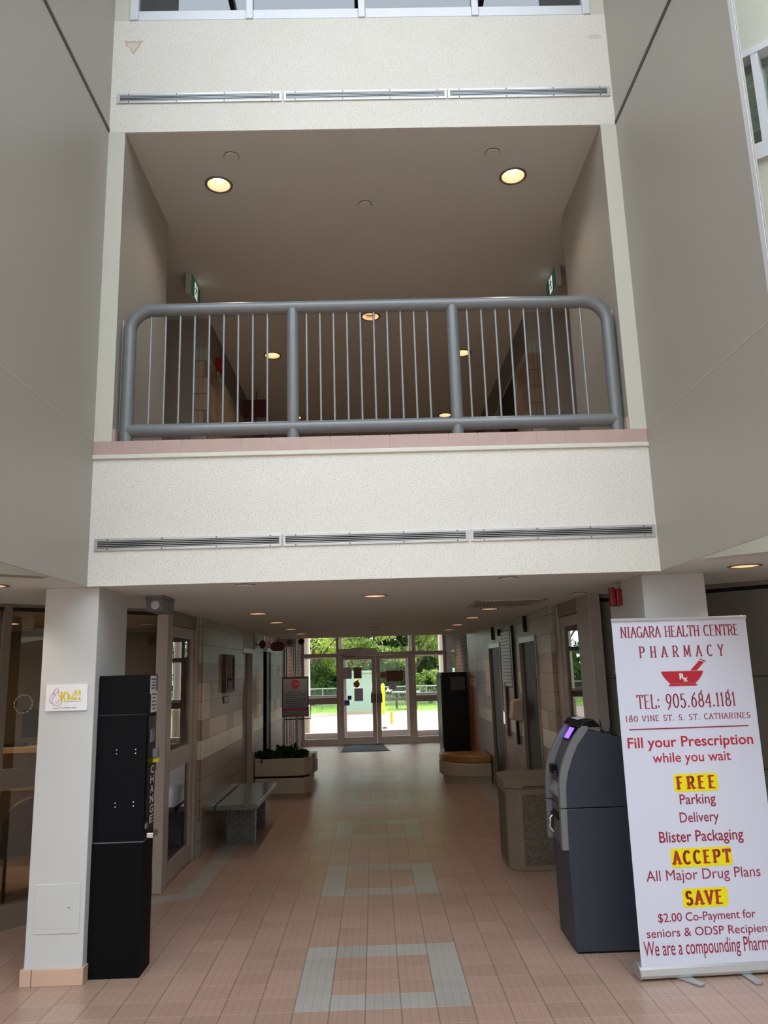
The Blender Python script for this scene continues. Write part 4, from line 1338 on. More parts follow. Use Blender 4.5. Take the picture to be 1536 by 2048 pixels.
# own serif letters: strokes (x0,y0,x1,y1,w) on a 0..1 grid, plus serifs
def arc(cx, cy, rx, ry, a0, a1, n=10):
    return [(cx + rx * math.cos(math.radians(a0 + (a1 - a0) * k / n)), cy + ry * math.sin(math.radians(a0 + (a1 - a0) * k / n))) for k in range(n + 1)]
GL = {
    'A': ([[(0.02, 0), (0.5, 1)], [(0.5, 1), (0.98, 0)], [(0.2, 0.36), (0.8, 0.36)]], [(0.02, 0), (0.98, 0)]),
    'C': ([arc(0.55, 0.5, 0.5, 0.5, 50, 310, 16)], []),
    'E': ([[(0.15, 0), (0.15, 1)], [(0.15, 1), (0.9, 1)], [(0.15, 0.52), (0.75, 0.52)], [(0.15, 0), (0.95, 0)]], [(0.15, 0), (0.15, 1)]),
    'F': ([[(0.15, 0), (0.15, 1)], [(0.15, 1), (0.9, 1)], [(0.15, 0.52), (0.75, 0.52)]], [(0.15, 0), (0.15, 1)]),
    'G': ([arc(0.52, 0.5, 0.48, 0.5, 50, 325, 16), [(0.92, 0.05), (0.92, 0.42)], [(0.6, 0.42), (1.0, 0.42)]], []),
    'H': ([[(0.12, 0), (0.12, 1)], [(0.88, 0), (0.88, 1)], [(0.12, 0.5), (0.88, 0.5)]], [(0.12, 0), (0.12, 1), (0.88, 0), (0.88, 1)]),
    'I': ([[(0.5, 0), (0.5, 1)]], [(0.5, 0), (0.5, 1)]),
    'L': ([[(0.15, 0), (0.15, 1)], [(0.15, 0), (0.95, 0)], [(0.95, 0), (0.95, 0.18)]], [(0.15, 0), (0.15, 1)]),
    'M': ([[(0.08, 0), (0.12, 1)], [(0.12, 1), (0.5, 0.15)], [(0.5, 0.15), (0.88, 1)], [(0.88, 1), (0.92, 0)]], [(0.08, 0), (0.12, 1), (0.88, 1), (0.92, 0)]),
    'N': ([[(0.12, 0), (0.12, 1)], [(0.12, 1), (0.88, 0)], [(0.88, 0), (0.88, 1)]], [(0.12, 0), (0.12, 1), (0.88, 1)]),
    'P': ([[(0.15, 0), (0.15, 1)], [(0.15, 1), (0.5, 1)] + arc(0.5, 0.74, 0.42, 0.26, 90, -90, 10) + [(0.15, 0.48)]], [(0.15, 0), (0.15, 1)]),
    'R': ([[(0.15, 0), (0.15, 1)], [(0.15, 1), (0.5, 1)] + arc(0.5, 0.74, 0.40, 0.26, 90, -90, 10) + [(0.15, 0.48)], [(0.5, 0.48), (0.95, 0)]], [(0.15, 0), (0.15, 1), (0.95, 0)]),
    'S': ([arc(0.5, 0.74, 0.38, 0.26, 30, 250, 12) + arc(0.5, 0.25, 0.42, 0.25, 80, -150, 14)], []),
    'T': ([[(0.5, 0), (0.5, 1)], [(0.02, 1), (0.98, 1)], [(0.02, 1), (0.02, 0.84)], [(0.98, 1), (0.98, 0.84)]], [(0.5, 0)]),
    'V': ([[(0.02, 1), (0.5, 0)], [(0.5, 0), (0.98, 1)]], [(0.02, 1), (0.98, 1)]),
    'Y': ([[(0.05, 1), (0.5, 0.45)], [(0.95, 1), (0.5, 0.45)], [(0.5, 0.45), (0.5, 0)]], [(0.05, 1), (0.95, 1), (0.5, 0)]),
    '0': ([arc(0.5, 0.5, 0.42, 0.5, 0, 360, 24)], []),
    '1': ([[(0.5, 0), (0.5, 1)], [(0.5, 1), (0.25, 0.82)]], [(0.5, 0)]),
    '4': ([[(0.75, -0.05), (0.75, 0.95)], [(0.75, 0.95), (0.05, 0.3)], [(0.05, 0.3), (1.0, 0.3)]], [(0.75, -0.05)]),
    '5': ([[(0.85, 1), (0.25, 1), (0.2, 0.55)] + arc(0.45, 0.3, 0.4, 0.33, 110, -150, 14)], []),
    '6': ([[(0.75, 1.05), (0.35, 0.75)] + arc(0.5, 0.33, 0.38, 0.33, 160, 520, 20)], []),
    '8': ([arc(0.5, 0.75, 0.3, 0.27, 0, 360, 16), arc(0.5, 0.26, 0.4, 0.27, 0, 360, 18), [(0.55, 1.0), (0.72, 1.2)]], []),
    '9': ([arc(0.5, 0.67, 0.38, 0.33, -20, 340, 20), [(0.87, 0.6), (0.6, 0.1), (0.3, -0.12)]], []),
    '.': ([[(0.4, 0.0), (0.4, 0.1)]], []), ':': ([[(0.4, 0.05), (0.4, 0.16)], [(0.4, 0.55), (0.4, 0.66)]], []), ' ': ([], []),
}
WID = {'I': 0.5, '1': 0.55, '.': 0.4, ':': 0.45, ' ': 0.55, 'M': 1.25, 'N': 1.1, 'E': 0.9, 'F': 0.85, 'L': 0.85, 'S': 0.85}
def serif_line(mb, body, u0, u1, z0, z1, w, gap=0.28, serif=0.5, off=0.0012, thin=0.55):
    """letters drawn as flat strokes on the banner sheet"""
    adv = [WID.get(c, 1.0) for c in body]
    tot = sum(adv) + gap * (len(body) - 1)
    k = (u1 - u0) / tot
    h = z1 - z0
    x = u0
    lay = [0]
    def stroke(pts, ww):
        o = off + 0.00002 * (lay[0] % 7)
        lay[0] += 1
        for (ax, az), (bx_, bz) in zip(pts, pts[1:]):
            dx, dz = bx_ - ax, bz - az
            L = math.hypot(dx, dz) or 1e-6
            # vertical parts thick, horizontal parts thinner
            t = ww * (thin + (1 - thin) * abs(dz) / L) / 2
            nx, nz = -dz / L * t, dx / L * t
            ex, ez = dx / L * t * 0.5, dz / L * t * 0.5
            mb.add([bf(ax + nx - ex, az + nz - ez, o), bf(ax - nx - ex, az - nz - ez, o), bf(bx_ - nx + ex, bz - nz + ez, o), bf(bx_ + nx + ex, bz + nz + ez, o)], [(0, 1, 2, 3)])
    for c, a in zip(body, adv):
        st, se = GL[c]
        lw = a * k
        for s_ in st:
            stroke([(x + p[0] * lw, z0 + p[1] * h) for p in s_], w)
        for p in se:
            cx_ = x + p[0] * lw
            zz = z0 + p[1] * h + (w * 0.18 if p[1] < 0.5 else -w * 0.18)
            stroke([(cx_ - w * (0.5 + serif), zz), (cx_ + w * (0.5 + serif), zz)], w * 0.75)
        x += (a + gap) * k
    return mb
def sans(body, u0, u1, z0, z1, m, bold=0.012, sp_=1.0):
    return MB().text(body, bf, u0, u1, z0, z1, 0, 0.0012, sp_, bold).build('lettering', m, BN, fix=False)
MBs = serif_line(MB(), 'NIAGARA HEALTH CENTRE', 0.064, 0.806, 1.899, 1.963, 0.0078, 0.22, 0.35)
MBs.build('lettering', M['darkred'], BN, fix=False)
serif_line(MB(), 'PHARMACY', 0.170, 0.697, 1.777, 1.842, 0.0085, 1.15, 0.35).build('lettering', M['darkred'], BN, fix=False)
serif_line(MB(), 'TEL: 905.684.1181', 0.128, 0.737, 1.478, 1.556, 0.0085, 0.25, 0.35).build('lettering', M['darkred'], BN, fix=False)
serif_line(MB(), '180 VINE ST. S. ST. CATHARINES', 0.047, 0.817, 1.404, 1.436, 0.0050, 0.28, 0.4).build('lettering', M['darkred'], BN, fix=False)
bbox(MB(), 0.063, 0.799, 1.355, 1.362, 0.0008, 0.0016).build('rule_line', M['darkred'], BN)
sans('Fill your Prescription', 0.046, 0.817, 1.232, 1.312, M['red'], 0.014)
sans('while you wait', 0.190, 0.668, 1.146, 1.220, M['red'], 0.008)
sans('Parking', 0.329, 0.546, 0.908, 0.982, M['darkred'], 0.010)
sans('Delivery', 0.318, 0.554, 0.808, 0.882, M['darkred'], 0.006)
sans('Blister Packaging', 0.184, 0.689, 0.700, 0.781, M['darkred'], 0.010)
sans('All Major Drug Plans', 0.086, 0.766, 0.497, 0.573, M['darkred'], 0.0)
sans('$2.00 Co-Payment for', 0.133, 0.708, 0.283, 0.344, M['darkred'], 0.006)
sans('seniors & ODSP Recipients', 0.059, 0.815, 0.205, 0.265, M['darkred'], 0.004)
sans('We are a compounding Pharmacy', 0.035, 0.845, 0.100, 0.202, M['darkred'], 0.004)
def badge(word, a, b, u0, u1, z0, z1, gap):
    mb = MB()
    r = 0.016
    pts = []
    for cx_, cz, a0 in ((b[0] - r, b[1] - r, 0), (a[0] + r, b[1] - r, 90), (a[0] + r, a[1] + r, 180), (b[0] - r, a[1] + r, 270)):
        for k in range(6):
            an_ = math.radians(a0 + 90 * k / 5)
            pts.append(bf(cx_ + r * math.cos(an_), cz + r * math.sin(an_), 0.0006))
    mb.prism(pts, (bn_.x * 0.0006, bn_.y * 0.0006, 0))
    q = mb.build('yellow_badge', M['yellow'], BN)
    serif_line(MB(), word, u0, u1, z0, z1, 0.0165, gap, 0.22, 0.0016, 0.5).build('lettering', M['slabred'], q, fix=False)
badge('FREE', (0.304, 0.995), (0.571, 1.096), 0.325, 0.552, 1.013, 1.080, 0.75)
badge('ACCEPT', (0.243, 0.582), (0.607, 0.686), 0.258, 0.596, 0.602, 0.669, 0.6)
badge('SAVE', (0.289, 0.366), (0.556, 0.468), 0.310, 0.522, 0.383, 0.452, 0.55)
em = MB()
em.prism([bf(u, z, 0.0008) for u, z in [(0.291, 1.691), (0.300, 1.668), (0.318, 1.642), (0.342, 1.618), (0.500, 1.618), (0.527, 1.642), (0.547, 1.668), (0.556, 1.690)]], (bn_.x * 0.0008, bn_.y * 0.0008, 0))
em.prism([bf(u, z, 0.0008) for u, z in [(0.342, 1.6165), (0.330, 1.603), (0.513, 1.603), (0.500, 1.6165)]], (bn_.x * 0.0008, bn_.y * 0.0008, 0))
em.prism([bf(u, z, 0.0008) for u, z in [(0.476, 1.693), (0.518, 1.693), (0.5675, 1.741), (0.5378, 1.751)]], (bn_.x * 0.0008, bn_.y * 0.0008, 0))
em.prism([bf(u, z, 0.0008) for u, z in [(0.5395, 1.764), (0.541, 1.758), (0.576, 1.741), (0.5795, 1.747)]], (bn_.x * 0.0008, bn_.y * 0.0008, 0))
mo_ = em.build('mortar_emblem', M['red'], BN)
MB().text('R', bf, 0.404, 0.436, 1.641, 1.677, 0, 0.0019, 1, 0.03).text('x', bf, 0.426, 0.454, 1.628, 1.652, 0, 0.002, 1, 0.03).build('lettering', M['white'], mo_, fix=False)

# ------------------------------------------------------------------ litter bin, benches, planter
def octo(x0, x1, y0, y1, c):
    return [(x0 + c, y0), (x1 - c, y0), (x1, y0 + c), (x1, y1 - c), (x1 - c, y1), (x0 + c, y1), (x0, y1 - c), (x0, y0 + c)]
lb_ = thing('litter_bin', 'octagonal pebble-faced litter bin behind the cash machine', 'bin', (1.43, 7.42, 0))
MB().slab(octo(1.145, 1.725, 7.10, 7.74, 0.10), 0.0, 0.68).build('body', M['bin_lid'], lb_, bevel=0.008)
box(1.27, 1.60, 7.094, 7.10, 0.05, 0.63).build('pebble_panel', M['aggregate'], lb_, bevel=0.004)
MB().prism([(1.139, 7.24, 0.05), (1.139, 7.60, 0.05), (1.139, 7.60, 0.63), (1.139, 7.24, 0.63)], (0.006, 0, 0)).build('pebble_panel', M['aggregate'], lb_)
MB().slab(octo(1.13, 1.74, 7.085, 7.755, 0.10), 0.68, 0.757).build('lid', M['bin_lid'], lb_, bevel=0.012)
box(1.28, 1.59, 7.082, 7.086, 0.695, 0.702).build('lid_slot', M['dark'], lb_)
box(1.27, 1.60, 7.12, 7.70, 0.0, 0.004).build('foot', M['dark'], lb_)

bn2 = thing('granite_bench', 'grey polished granite bench against the left tiled wall', 'bench', (-1.45, 8.9, 0))
box(-1.622, -1.21, 8.16, 9.72, 0.405, 0.455).build('seat_slab', M['granite'], bn2, bevel=0.005)
box(-1.748, -1.655, 8.16, 9.72, 0.405, 0.455).build('wall_ledge', M['granite'], bn2, bevel=0.005)
box(-1.60, -1.30, 8.62, 8.72, 0.0, 0.405).build('leg', M['granite'], bn2, bevel=0.004)
box(-1.60, -1.30, 9.40, 9.50, 0.0, 0.405).build('leg', M['granite'], bn2, bevel=0.004)
box(-1.72, -1.60, 8.62, 9.50, 0.34, 0.40).build('bracket', M['granite'], bn2)

plt = thing('planter', 'two-tier sand coloured octagonal planter by the left wall', 'planter', (-1.36, 11.75, 0))
po = lambda e: [(-1.735, 11.42 - e), (-1.03 + e * 0.4, 11.42 - e), (-0.95 + e, 11.55), (-0.95 + e, 11.98), (-1.03, 12.10), (-1.735, 12.10)]
MB().slab(po(-0.05), 0.0, 0.055).build('plinth', M['planter'], plt)
MB().slab(po(0.0), 0.055, 0.27).build('lower_tier', M['planter'], plt, bevel=0.012)
MB().slab(po(-0.03), 0.27, 0.30).build('gap', M['dark'], plt)
up_ = MB().slab(po(0.0), 0.30, 0.50)
up_.build('upper_tier', M['planter'], plt, bevel=0.012)
rim = MB()
rim.box(-1.735, -1.02, 11.42, 11.47, 0.50, 0.535); rim.box(-1.735, -1.02, 12.05, 12.10, 0.50, 0.535)
rim.box(-1.735, -1.69, 11.47, 12.05, 0.50, 0.535)
rim.slab([(-1.03, 11.42), (-0.95, 11.55), (-0.95, 11.98), (-1.03, 12.10), (-1.07, 12.06), (-1.0, 11.96), (-1.0, 11.57), (-1.07, 11.46)], 0.50, 0.535)
rim.build('rim', M['planter'], plt)
def leaf_cluster(mb, c, rx, ry, rz, n, L0, L1, up_bias=0.3, rnd=random):
    for _ in range(n):
        p = Vector((c[0] + rnd.uniform(-rx, rx), c[1] + rnd.uniform(-ry, ry), c[2] + rnd.uniform(0, rz)))
        L = rnd.uniform(L0, L1)
        dr = Vector((rnd.uniform(-1, 1), rnd.uniform(-1, 1), rnd.uniform(-0.3, 1) + up_bias)).normalized()
        sd = dr.cross(Vector((rnd.uniform(-1, 1), rnd.uniform(-1, 1), rnd.uniform(-1, 1)))).normalized()
        nn = dr.cross(sd)
        w = L * 0.36
        mb.add([p, p + dr * L * 0.35 + sd * w, p + dr * L * 0.75 + sd * w * 0.7, p + dr * L - nn * L * 0.15, p + dr * L * 0.75 - sd * w * 0.7, p + dr * L * 0.35 - sd * w],
               [(0, 1, 2, 3), (0, 3, 4, 5)])
ivy = thing('potted_plant', 'dark green leafy plant filling the left planter', 'plant', (-1.36, 11.75, 0.50))
lv = MB(); leaf_cluster(lv, (-1.36, 11.74, 0.50), 0.32, 0.27, 0.07, 330, 0.06, 0.12)
leaf_cluster(lv, (-1.33, 11.80, 0.55), 0.15, 0.2, 0.09, 70, 0.06, 0.11)
lv.build('foliage', M['leaf'], ivy, fix=False)
st_ = MB()
for _ in range(14):
    x, y = random.uniform(-1.6, -1.1), random.uniform(11.55, 11.95)
    st_.tube([(x, y, 0.498), (x + random.uniform(-0.04, 0.04), y, 0.58)], 0.004, 5)
st_.build('stem', M['leaf'], ivy)

def quarter_seat(cx, cy, s, label, group):
    t = thing('quarter_bench', label, 'bench', (cx, cy, 0), group)
    def fan(r):
        return [(cx, cy)] + [(cx + s * r * (abs(math.cos(a)) ** 0.8) * -1, cy - r * (abs(math.sin(a)) ** 0.8)) for a in [PI / 2 * k / 12 for k in range(13)]]
    MB().slab(fan(0.68), 0.0, 0.10).build('plinth', M['planter'], t)
    MB().slab(fan(0.74), 0.10, 0.305).build('body', M['planter'], t, bevel=0.02)
    f_ = fan(0.735)
    for i0, i1 in ((1, 7), (7, 13)):
        q = [f_[0]] + f_[i0:i1 + 1]
        c_ = Vector((sum(p[0] for p in q) / len(q), sum(p[1] for p in q) / len(q)))
        q = [tuple(c_ + (Vector(p) - c_) * 0.992) for p in q]
        MB().slab(q, 0.305, 0.415).build('wooden_seat', M['wood'], t, bevel=0.02, segs=3)
    return t
quarter_seat(1.745, 12.86, 1, 'quarter-round stone bench with wooden seat against the right wall', 'quarter-round benches')
quarter_seat(-1.735, 13.62, -1, 'quarter-round stone bench mostly hidden behind the left planter', 'quarter-round benches')

# ------------------------------------------------------------------ small things on the passage walls
pf = thing('picture_frame', 'tall glazed frame on the left tiled wall above the small plaque', 'frame', (XWL, 9.3, 1.55))
fr2 = MB(); fr2.box(XWL, XWL + 0.05, 9.03, 9.07, 1.535, 1.97); fr2.box(XWL, XWL + 0.05, 9.56, 9.60, 1.535, 1.97); fr2.box(XWL, XWL + 0.05, 9.07, 9.56, 1.93, 1.97); fr2.box(XWL, XWL + 0.05, 9.07, 9.56, 1.535, 1.575)
fr2.build('frame', M['brown_paper'], pf)
box(XWL, XWL + 0.035, 9.07, 9.56, 1.575, 1.93).build('picture', M['grey_paper'], pf)
box(XWL + 0.036, XWL + 0.04, 9.07, 9.56, 1.575, 1.93).build('pane', M['glass_sky'], pf)
pq2 = thing('wall_plaque', 'small dark blue plaque below the glazed frame on the left wall', 'sign', (XWL, 9.27, 1.42))
box(XWL, XWL + 0.012, 9.12, 9.43, 1.41, 1.49).build('plate', M['atm_side'], pq2)
box(XWL + 0.012, XWL + 0.0128, 9.17, 9.38, 1.463, 1.472).build('lettering', M['paper'], pq2)
box(XWL + 0.012, XWL + 0.0128, 9.20, 9.35, 1.437, 1.446).build('lettering', M['paper'], pq2)
rs = thing('projecting_sign', 'oval maroon sign projecting from the left wall', 'sign', (XWL, 11.8, 2.165))
MB().prism([(XWL + 0.07 + 0.05 * math.cos(2 * PI * k / 20), 11.8, 2.165 + 0.065 * math.sin(2 * PI * k / 20)) for k in range(20)], (0, 0.015, 0)).build('board', M['maroon'], rs)
box(XWL, XWL + 0.04, 11.80, 11.815, 2.155, 2.175).build('bracket', M['black_plastic'], rs)
hg = thing('hanging_sign', 'maroon octagonal sign hanging from the passage ceiling on the left', 'sign', (-1.58, 13.0, ZC))
MB().prism([(-1.60 + sx_ * 0.115, 13.0, 2.165 + sz_ * 0.075) for sx_, sz_ in ((-0.6, -1), (0.6, -1), (1, -0.5), (1, 0.5), (0.6, 1), (-0.6, 1), (-1, 0.5), (-1, -0.5))], (0, 0.012, 0)).build('board', M['maroon'], hg)
MB().tube([(-1.58, 13.006, 2.23), (-1.58, 13.006, ZC)], 0.006, 8).build('rod', M['black_plastic'], hg)
cmh = thing('emergency_light', 'small white emergency lamp high on the left beyond the hanging sign', 'lamp', (-1.55, 14.6, 2.3))
box(-1.75, -1.45, 14.55, 14.75, 2.20, 2.36).build('housing', M['sign_box'], cmh)
MB().disc((-1.56, 14.55, 2.28), (0, -1, 0), 0.055, 0.03, 16).build('lamp_head', M['grey_ink'], cmh)
cam2 = thing('security_camera', 'small dark dome camera beside the far emergency lamp', 'camera', (-1.40, 14.9, 2.40))
MB().ball((-1.36, 14.75, 2.30), 0.06, 8).build('dome', M['black_plastic'], cam2, smooth=60)
MB().tube([(-1.36, 14.75, 2.34), (-1.36, 14.75, 2.9)], 0.012, 8).build('stem', M['sign_box'], cam2)

# notice board on a stand behind the planter
SY = 12.6
ss = thing('notice_stand', 'dark framed stop notice board on a stand behind the planter', 'sign', (-1.31, SY, 0))
box(-1.467, -1.067, SY, SY + 0.02, 1.06, 1.66).build('board', M['board_grey'], ss)
fr2 = MB(); fr2.box(-1.477, -1.057, SY - 0.012, SY + 0.025, 1.65, 1.668); fr2.box(-1.477, -1.057, SY - 0.012, SY + 0.025, 1.047, 1.065); fr2.box(-1.477, -1.459, SY - 0.012, SY + 0.025, 1.065, 1.65); fr2.box(-1.075, -1.057, SY - 0.012, SY + 0.025, 1.065, 1.65)
fr2.build('frame', M['maroon'], ss)
fr2 = MB(); fr2.tube([(-1.44, SY + 0.05, 1.005), (-1.03, SY + 0.05, 1.005), (-1.03, SY + 0.05, 1.22)], 0.008, 8); fr2.build('outer_frame', M['black_plastic'], ss)
MB().prism([(-1.267 + 0.075 * math.cos(PI / 8 + PI / 4 * k), SY, 1.55 + 0.075 * math.sin(PI / 8 + PI / 4 * k)) for k in range(8)], (0, -0.003, 0)).build('stop_octagon', M['red'], ss)
nf = lambda u, z, o=0.0: (u, SY - o, z)
MB().text('STOP', nf, -1.325, -1.209, 1.528, 1.572, 0, 0.004).build('stop_lettering', M['grey_paper'], ss)
g = MB()
for k in range(9):
    w_ = (0.10, 0.16, 0.17, 0.15, 0.17, 0.16, 0.17, 0.14, 0.15)[k]
    z = 1.43 - 0.03 * k
    g.box(-1.267 - w_, -1.267 + w_, SY - 0.002, SY, z, z + 0.008)
for k in range(3):
    g.box(-1.427, -1.107, SY - 0.002, SY, 1.11 - 0.03 * k, 1.118 - 0.03 * k)
g.build('print_line', M['ink'], ss)
box(-1.459, -1.075, SY - 0.003, SY, 1.14, 1.18).build('red_bar', M['darkred'], ss)
MB().tube([(-1.25, SY + 0.04, 0.02), (-1.25, SY + 0.04, 1.2)], 0.016, 10).build('post', M['steel_light'], ss, smooth=50)
MB().lathe([(0.001, 0.02), (0.15, 0.015), (0.16, 0.0), (0.001, 0.0)], (-1.25, SY + 0.04, 0.0)).build('base', M['black_plastic'], ss, smooth=30)

# directory board, strips, dispenser, cabinet on the right
db_ = thing('directory_board', 'tall grey slatted directory board between the two lifts', 'sign', (XWR, 10.2, 1.48))
box(XWR - 0.02, XWR - 0.001, 9.86, 10.58, 1.47, 2.20).build('board', M['ink'], db_)
for k in range(16):
    z = 1.49 + k * 0.0438
    box(XWR - 0.026, XWR - 0.02, 9.88, 10.56, z, z + 0.036).build('name_strip', M['bronze_light'], db_)
tag(box(XWR - 0.03, XWR, 10.36, 10.45, 0.84, 1.53).build('wall_strip', M['brown_paper']), 'dark vertical strip on the wall below the directory board', 'strip')
tag(box(XWR - 0.035, XWR, 9.70, 9.78, 0.80, 2.24).build('wall_strip', M['black_plastic']), 'long dark vertical strip beside the directory board', 'strip')
tag(box(XWR - 0.05, XWR, 10.66, 10.74, 2.15, 2.24).build('wall_box', M['black_plastic']), 'tiny dark box high on the wall left of the directory', 'box')
ds = thing('sanitizer_dispenser', 'pale pinkish dispenser on the wall right of the directory board', 'dispenser', (XWR, 9.3, 1.2))
MB().prism([(XWR - 0.13, 9.33, z_) if False else (x_, 9.33, z_) for x_, z_ in ((XWR - 0.10, 1.105), (XWR - 0.15, 1.13), (XWR - 0.12, 1.33), (XWR - 0.05, 1.35), (XWR - 0.012, 1.35), (XWR - 0.012, 1.105))], (0, 0.22, 0)).build('body', M['dispenser'], ds, bevel=0.01)
box(XWR - 0.012, XWR, 9.35, 9.53, 1.08, 1.42).build('back_plate', M['grey_paper'], ds)
tag(box(XWR - 0.02, XWR, 10.60, 10.74, 0.98, 1.14).build('call_panel', M['chrome']), 'bright steel lift call panel between the lifts', 'panel')
kc = thing('tall_cabinet', 'tall black cabinet with grey notice by the brick wall near the entrance', 'cabinet', (1.55, 15.4, 0))
box(1.28, 1.758, 14.92, 15.95, 0.0, 1.645).build('body', M['black_plastic'], kc, bevel=0.006)
for k in range(3):
    y0_ = 14.98 + k * 0.32
    box(1.265, 1.28, y0_, y0_ + 0.28, 0.25, 1.60).build('door', M['black_plastic'], kc)
    box(1.258, 1.265, y0_ + 0.24, y0_ + 0.255, 0.3, 1.55).build('handle', M['steel_light'], kc)
tag(box(1.45, 1.72, 14.905, 14.92, 1.31, 1.56).build('notice', M['grey_ink']), 'dull grey notice on the end of the tall black cabinet', 'notice')

# ------------------------------------------------------------------ entrance: inner storefront, outer storefront
def storefront(name, y, m, label, hw=0.0):
    f = MB()
    a, b = y, y + 0.10
    for x0_, x1_ in ((-1.75 - hw, -1.69 - hw), (-0.915, -0.845), (0.935, 1.005), (1.69 + hw, 1.76 + hw)):
        f.box(x0_, x1_, a, b, 0, 2.9)
    f.box(-1.69 - hw, -0.915, a, b, 2.055, 2.145); f.box(1.005, 1.69 + hw, a, b, 2.055, 2.145); f.box(-0.845, 0.935, a, b, 2.08, 2.15)
    for x0_, x1_ in ((-1.69 - hw, -0.915), (1.005, 1.69 + hw)):
        f.box(x0_, x1_, a, b, 0.95, 1.10)
        f.box(x0_, x1_, a, b, 0.0, 0.14)
    f.box(-1.69 - hw, 1.69 + hw, a, b, 2.78, 2.9)
    o = struct(f.build(name, m), label)
    g_ = MB()
    for x0_, x1_ in ((-1.70 - hw, -0.90), (0.99, 1.70 + hw)):
        for z0_, z1_ in ((0.13, 0.96), (1.09, 2.06), (2.14, 2.79)):
            g_.box(x0_, x1_, y + 0.045, y + 0.051, z0_, z1_)
    g_.box(-0.85, 0.94, y + 0.045, y + 0.051, 2.145, 2.79)
    g_.build('pane', M['glass'], o)
    return o
storefront('window_7', 19.0, M['entrance_frame'], 'inner entrance glazing at the end of the passage')
storefront('window_8', 20.8, M['outer_frame'], 'outer entrance glazing', 0.45)
def leaf(name, x0_, x1_, y, m, label, hinge_left):
    f = MB()
    f.box(x0_, x0_ + 0.10, y, y + 0.05, 0.01, 2.075); f.box(x1_ - 0.10, x1_, y, y + 0.05, 0.01, 2.075)
    f.box(x0_ + 0.10, x1_ - 0.10, y, y + 0.05, 1.985, 2.075); f.box(x0_ + 0.10, x1_ - 0.10, y, y + 0.05, 0.01, 0.165)
    o = struct(f.build(name, m, bevel=0.003), label)
    MB().box(x0_ + 0.095, x1_ - 0.095, y + 0.022, y + 0.028, 0.16, 1.99).build('pane', M['glass'], o)
    xh = x1_ - 0.05 if hinge_left else x0_ + 0.05
    box(xh - 0.085 if hinge_left else xh - 0.04, xh + 0.04 if hinge_left else xh + 0.085, y - 0.012, y, 0.95, 1.165).build('push_plate', M['bronze'], o)
    box(xh + (0.02 if hinge_left else -0.03), xh + (0.03 if hinge_left else -0.02), y - 0.05, y - 0.012, 0.97, 1.15).build('pull_handle', M['brown_paper'], o)
    return o
leaf('door_9', -0.842, 0.042, 19.02, M['entrance_frame'], 'left leaf of the entrance doors', True)
leaf('door_10', 0.048, 0.932, 19.02, M['entrance_frame'], 'right leaf of the entrance doors', False)
leaf('door_11', -0.842, 0.042, 20.82, M['outer_frame'], 'left outer leaf', True)
leaf('door_12', 0.048, 0.932, 20.82, M['outer_frame'], 'right outer leaf', False)
op_ = thing('door_operator', 'grey box of the automatic opener over the left entrance door', 'door opener', (-0.4, 19.0, 2.1))
box(-0.88, 0.055, 18.93, 19.0, 2.10, 2.245).build('case', M['entrance_frame'], op_, bevel=0.004)
box(-0.55, -0.28, 18.95, 19.0, 2.245, 2.262).build('sensor', M['black_plastic'], op_)
MB().tube([(-0.78, 18.97, 2.095), (-0.70, 18.965, 2.07), (-0.45, 18.99, 2.06)], 0.009, 8).build('arm', M['black_plastic'], op_)

# stickers and notices on the entrance doors
def ep(px_x, px_z):
    return (px_x, px_z)
NY = 19.02
def notice(name, x0_, x1_, z0_, z1_, m, label, cat='notice', lines=0, lm=None, y=NY, tilt=None):
    t = thing(name, label, cat, ((x0_ + x1_) / 2, y, z0_), 'notices on the entrance doors')
    box(x0_, x1_, y + 0.014, y + 0.018, z0_, z1_).build('sheet', m, t)
    if lines:
        g_ = MB()
        for k in range(lines):
            z = z1_ - (k + 0.7) * (z1_ - z0_) / (lines + 0.4)
            g_.box(x0_ + 0.02, x1_ - 0.02, y + 0.0128, y + 0.014, z - 0.008, z + 0.008)
        g_.build('print_line', lm or M['paper'], t)
    return t
notice('door_notice', -0.495, -0.305, 1.535, 1.80, M['sheet_brown'], 'dark brown lined notice on the left entrance door', lines=6, lm=M['sheet_grey'])
notice('door_notice', -0.49, -0.28, 1.00, 1.30, M['sheet_paper'], 'pale paper sheet below the gold drop on the left entrance door', lines=5, lm=M['sheet_grey'])
notice('door_notice', -0.745, -0.545, 1.53, 1.80, M['sheet_grey'], 'plain grey sheet at the left of the left entrance door')
notice('door_notice', 0.29, 0.70, 1.44, 1.70, M['sheet_brown'], 'wide brown sign on the right entrance door', lines=3, lm=M['sheet_red'])
notice('door_notice', 0.16, 0.28, 1.53, 1.67, M['sheet_red'], 'small red notice beside the wide sign on the right door', lines=3, lm=M['sheet_paper'])
notice('door_notice', 0.35, 0.53, 1.25, 1.42, M['sheet_paper'], 'pale small sheet under the wide sign on the right door', lines=4, lm=M['sheet_grey'])
gd = thing('drop_sticker', 'gold drop-shaped sticker on the left entrance door', 'sticker', (-0.42, NY, 1.3))
dp = [(-0.43 + 0.078 * math.cos(a), 1.395 + 0.078 * math.sin(a)) for a in [math.radians(60 - 300 * k / 20) for k in range(21)]]
dp = dp + [(-0.43 - 0.02, 1.50)] if False else dp + [(-0.375, 1.515)]
MB().prism([(x, NY + 0.014, z) for x, z in dp], (0, 0.004, 0)).build('sheet', M['sheet_gold'], gd)
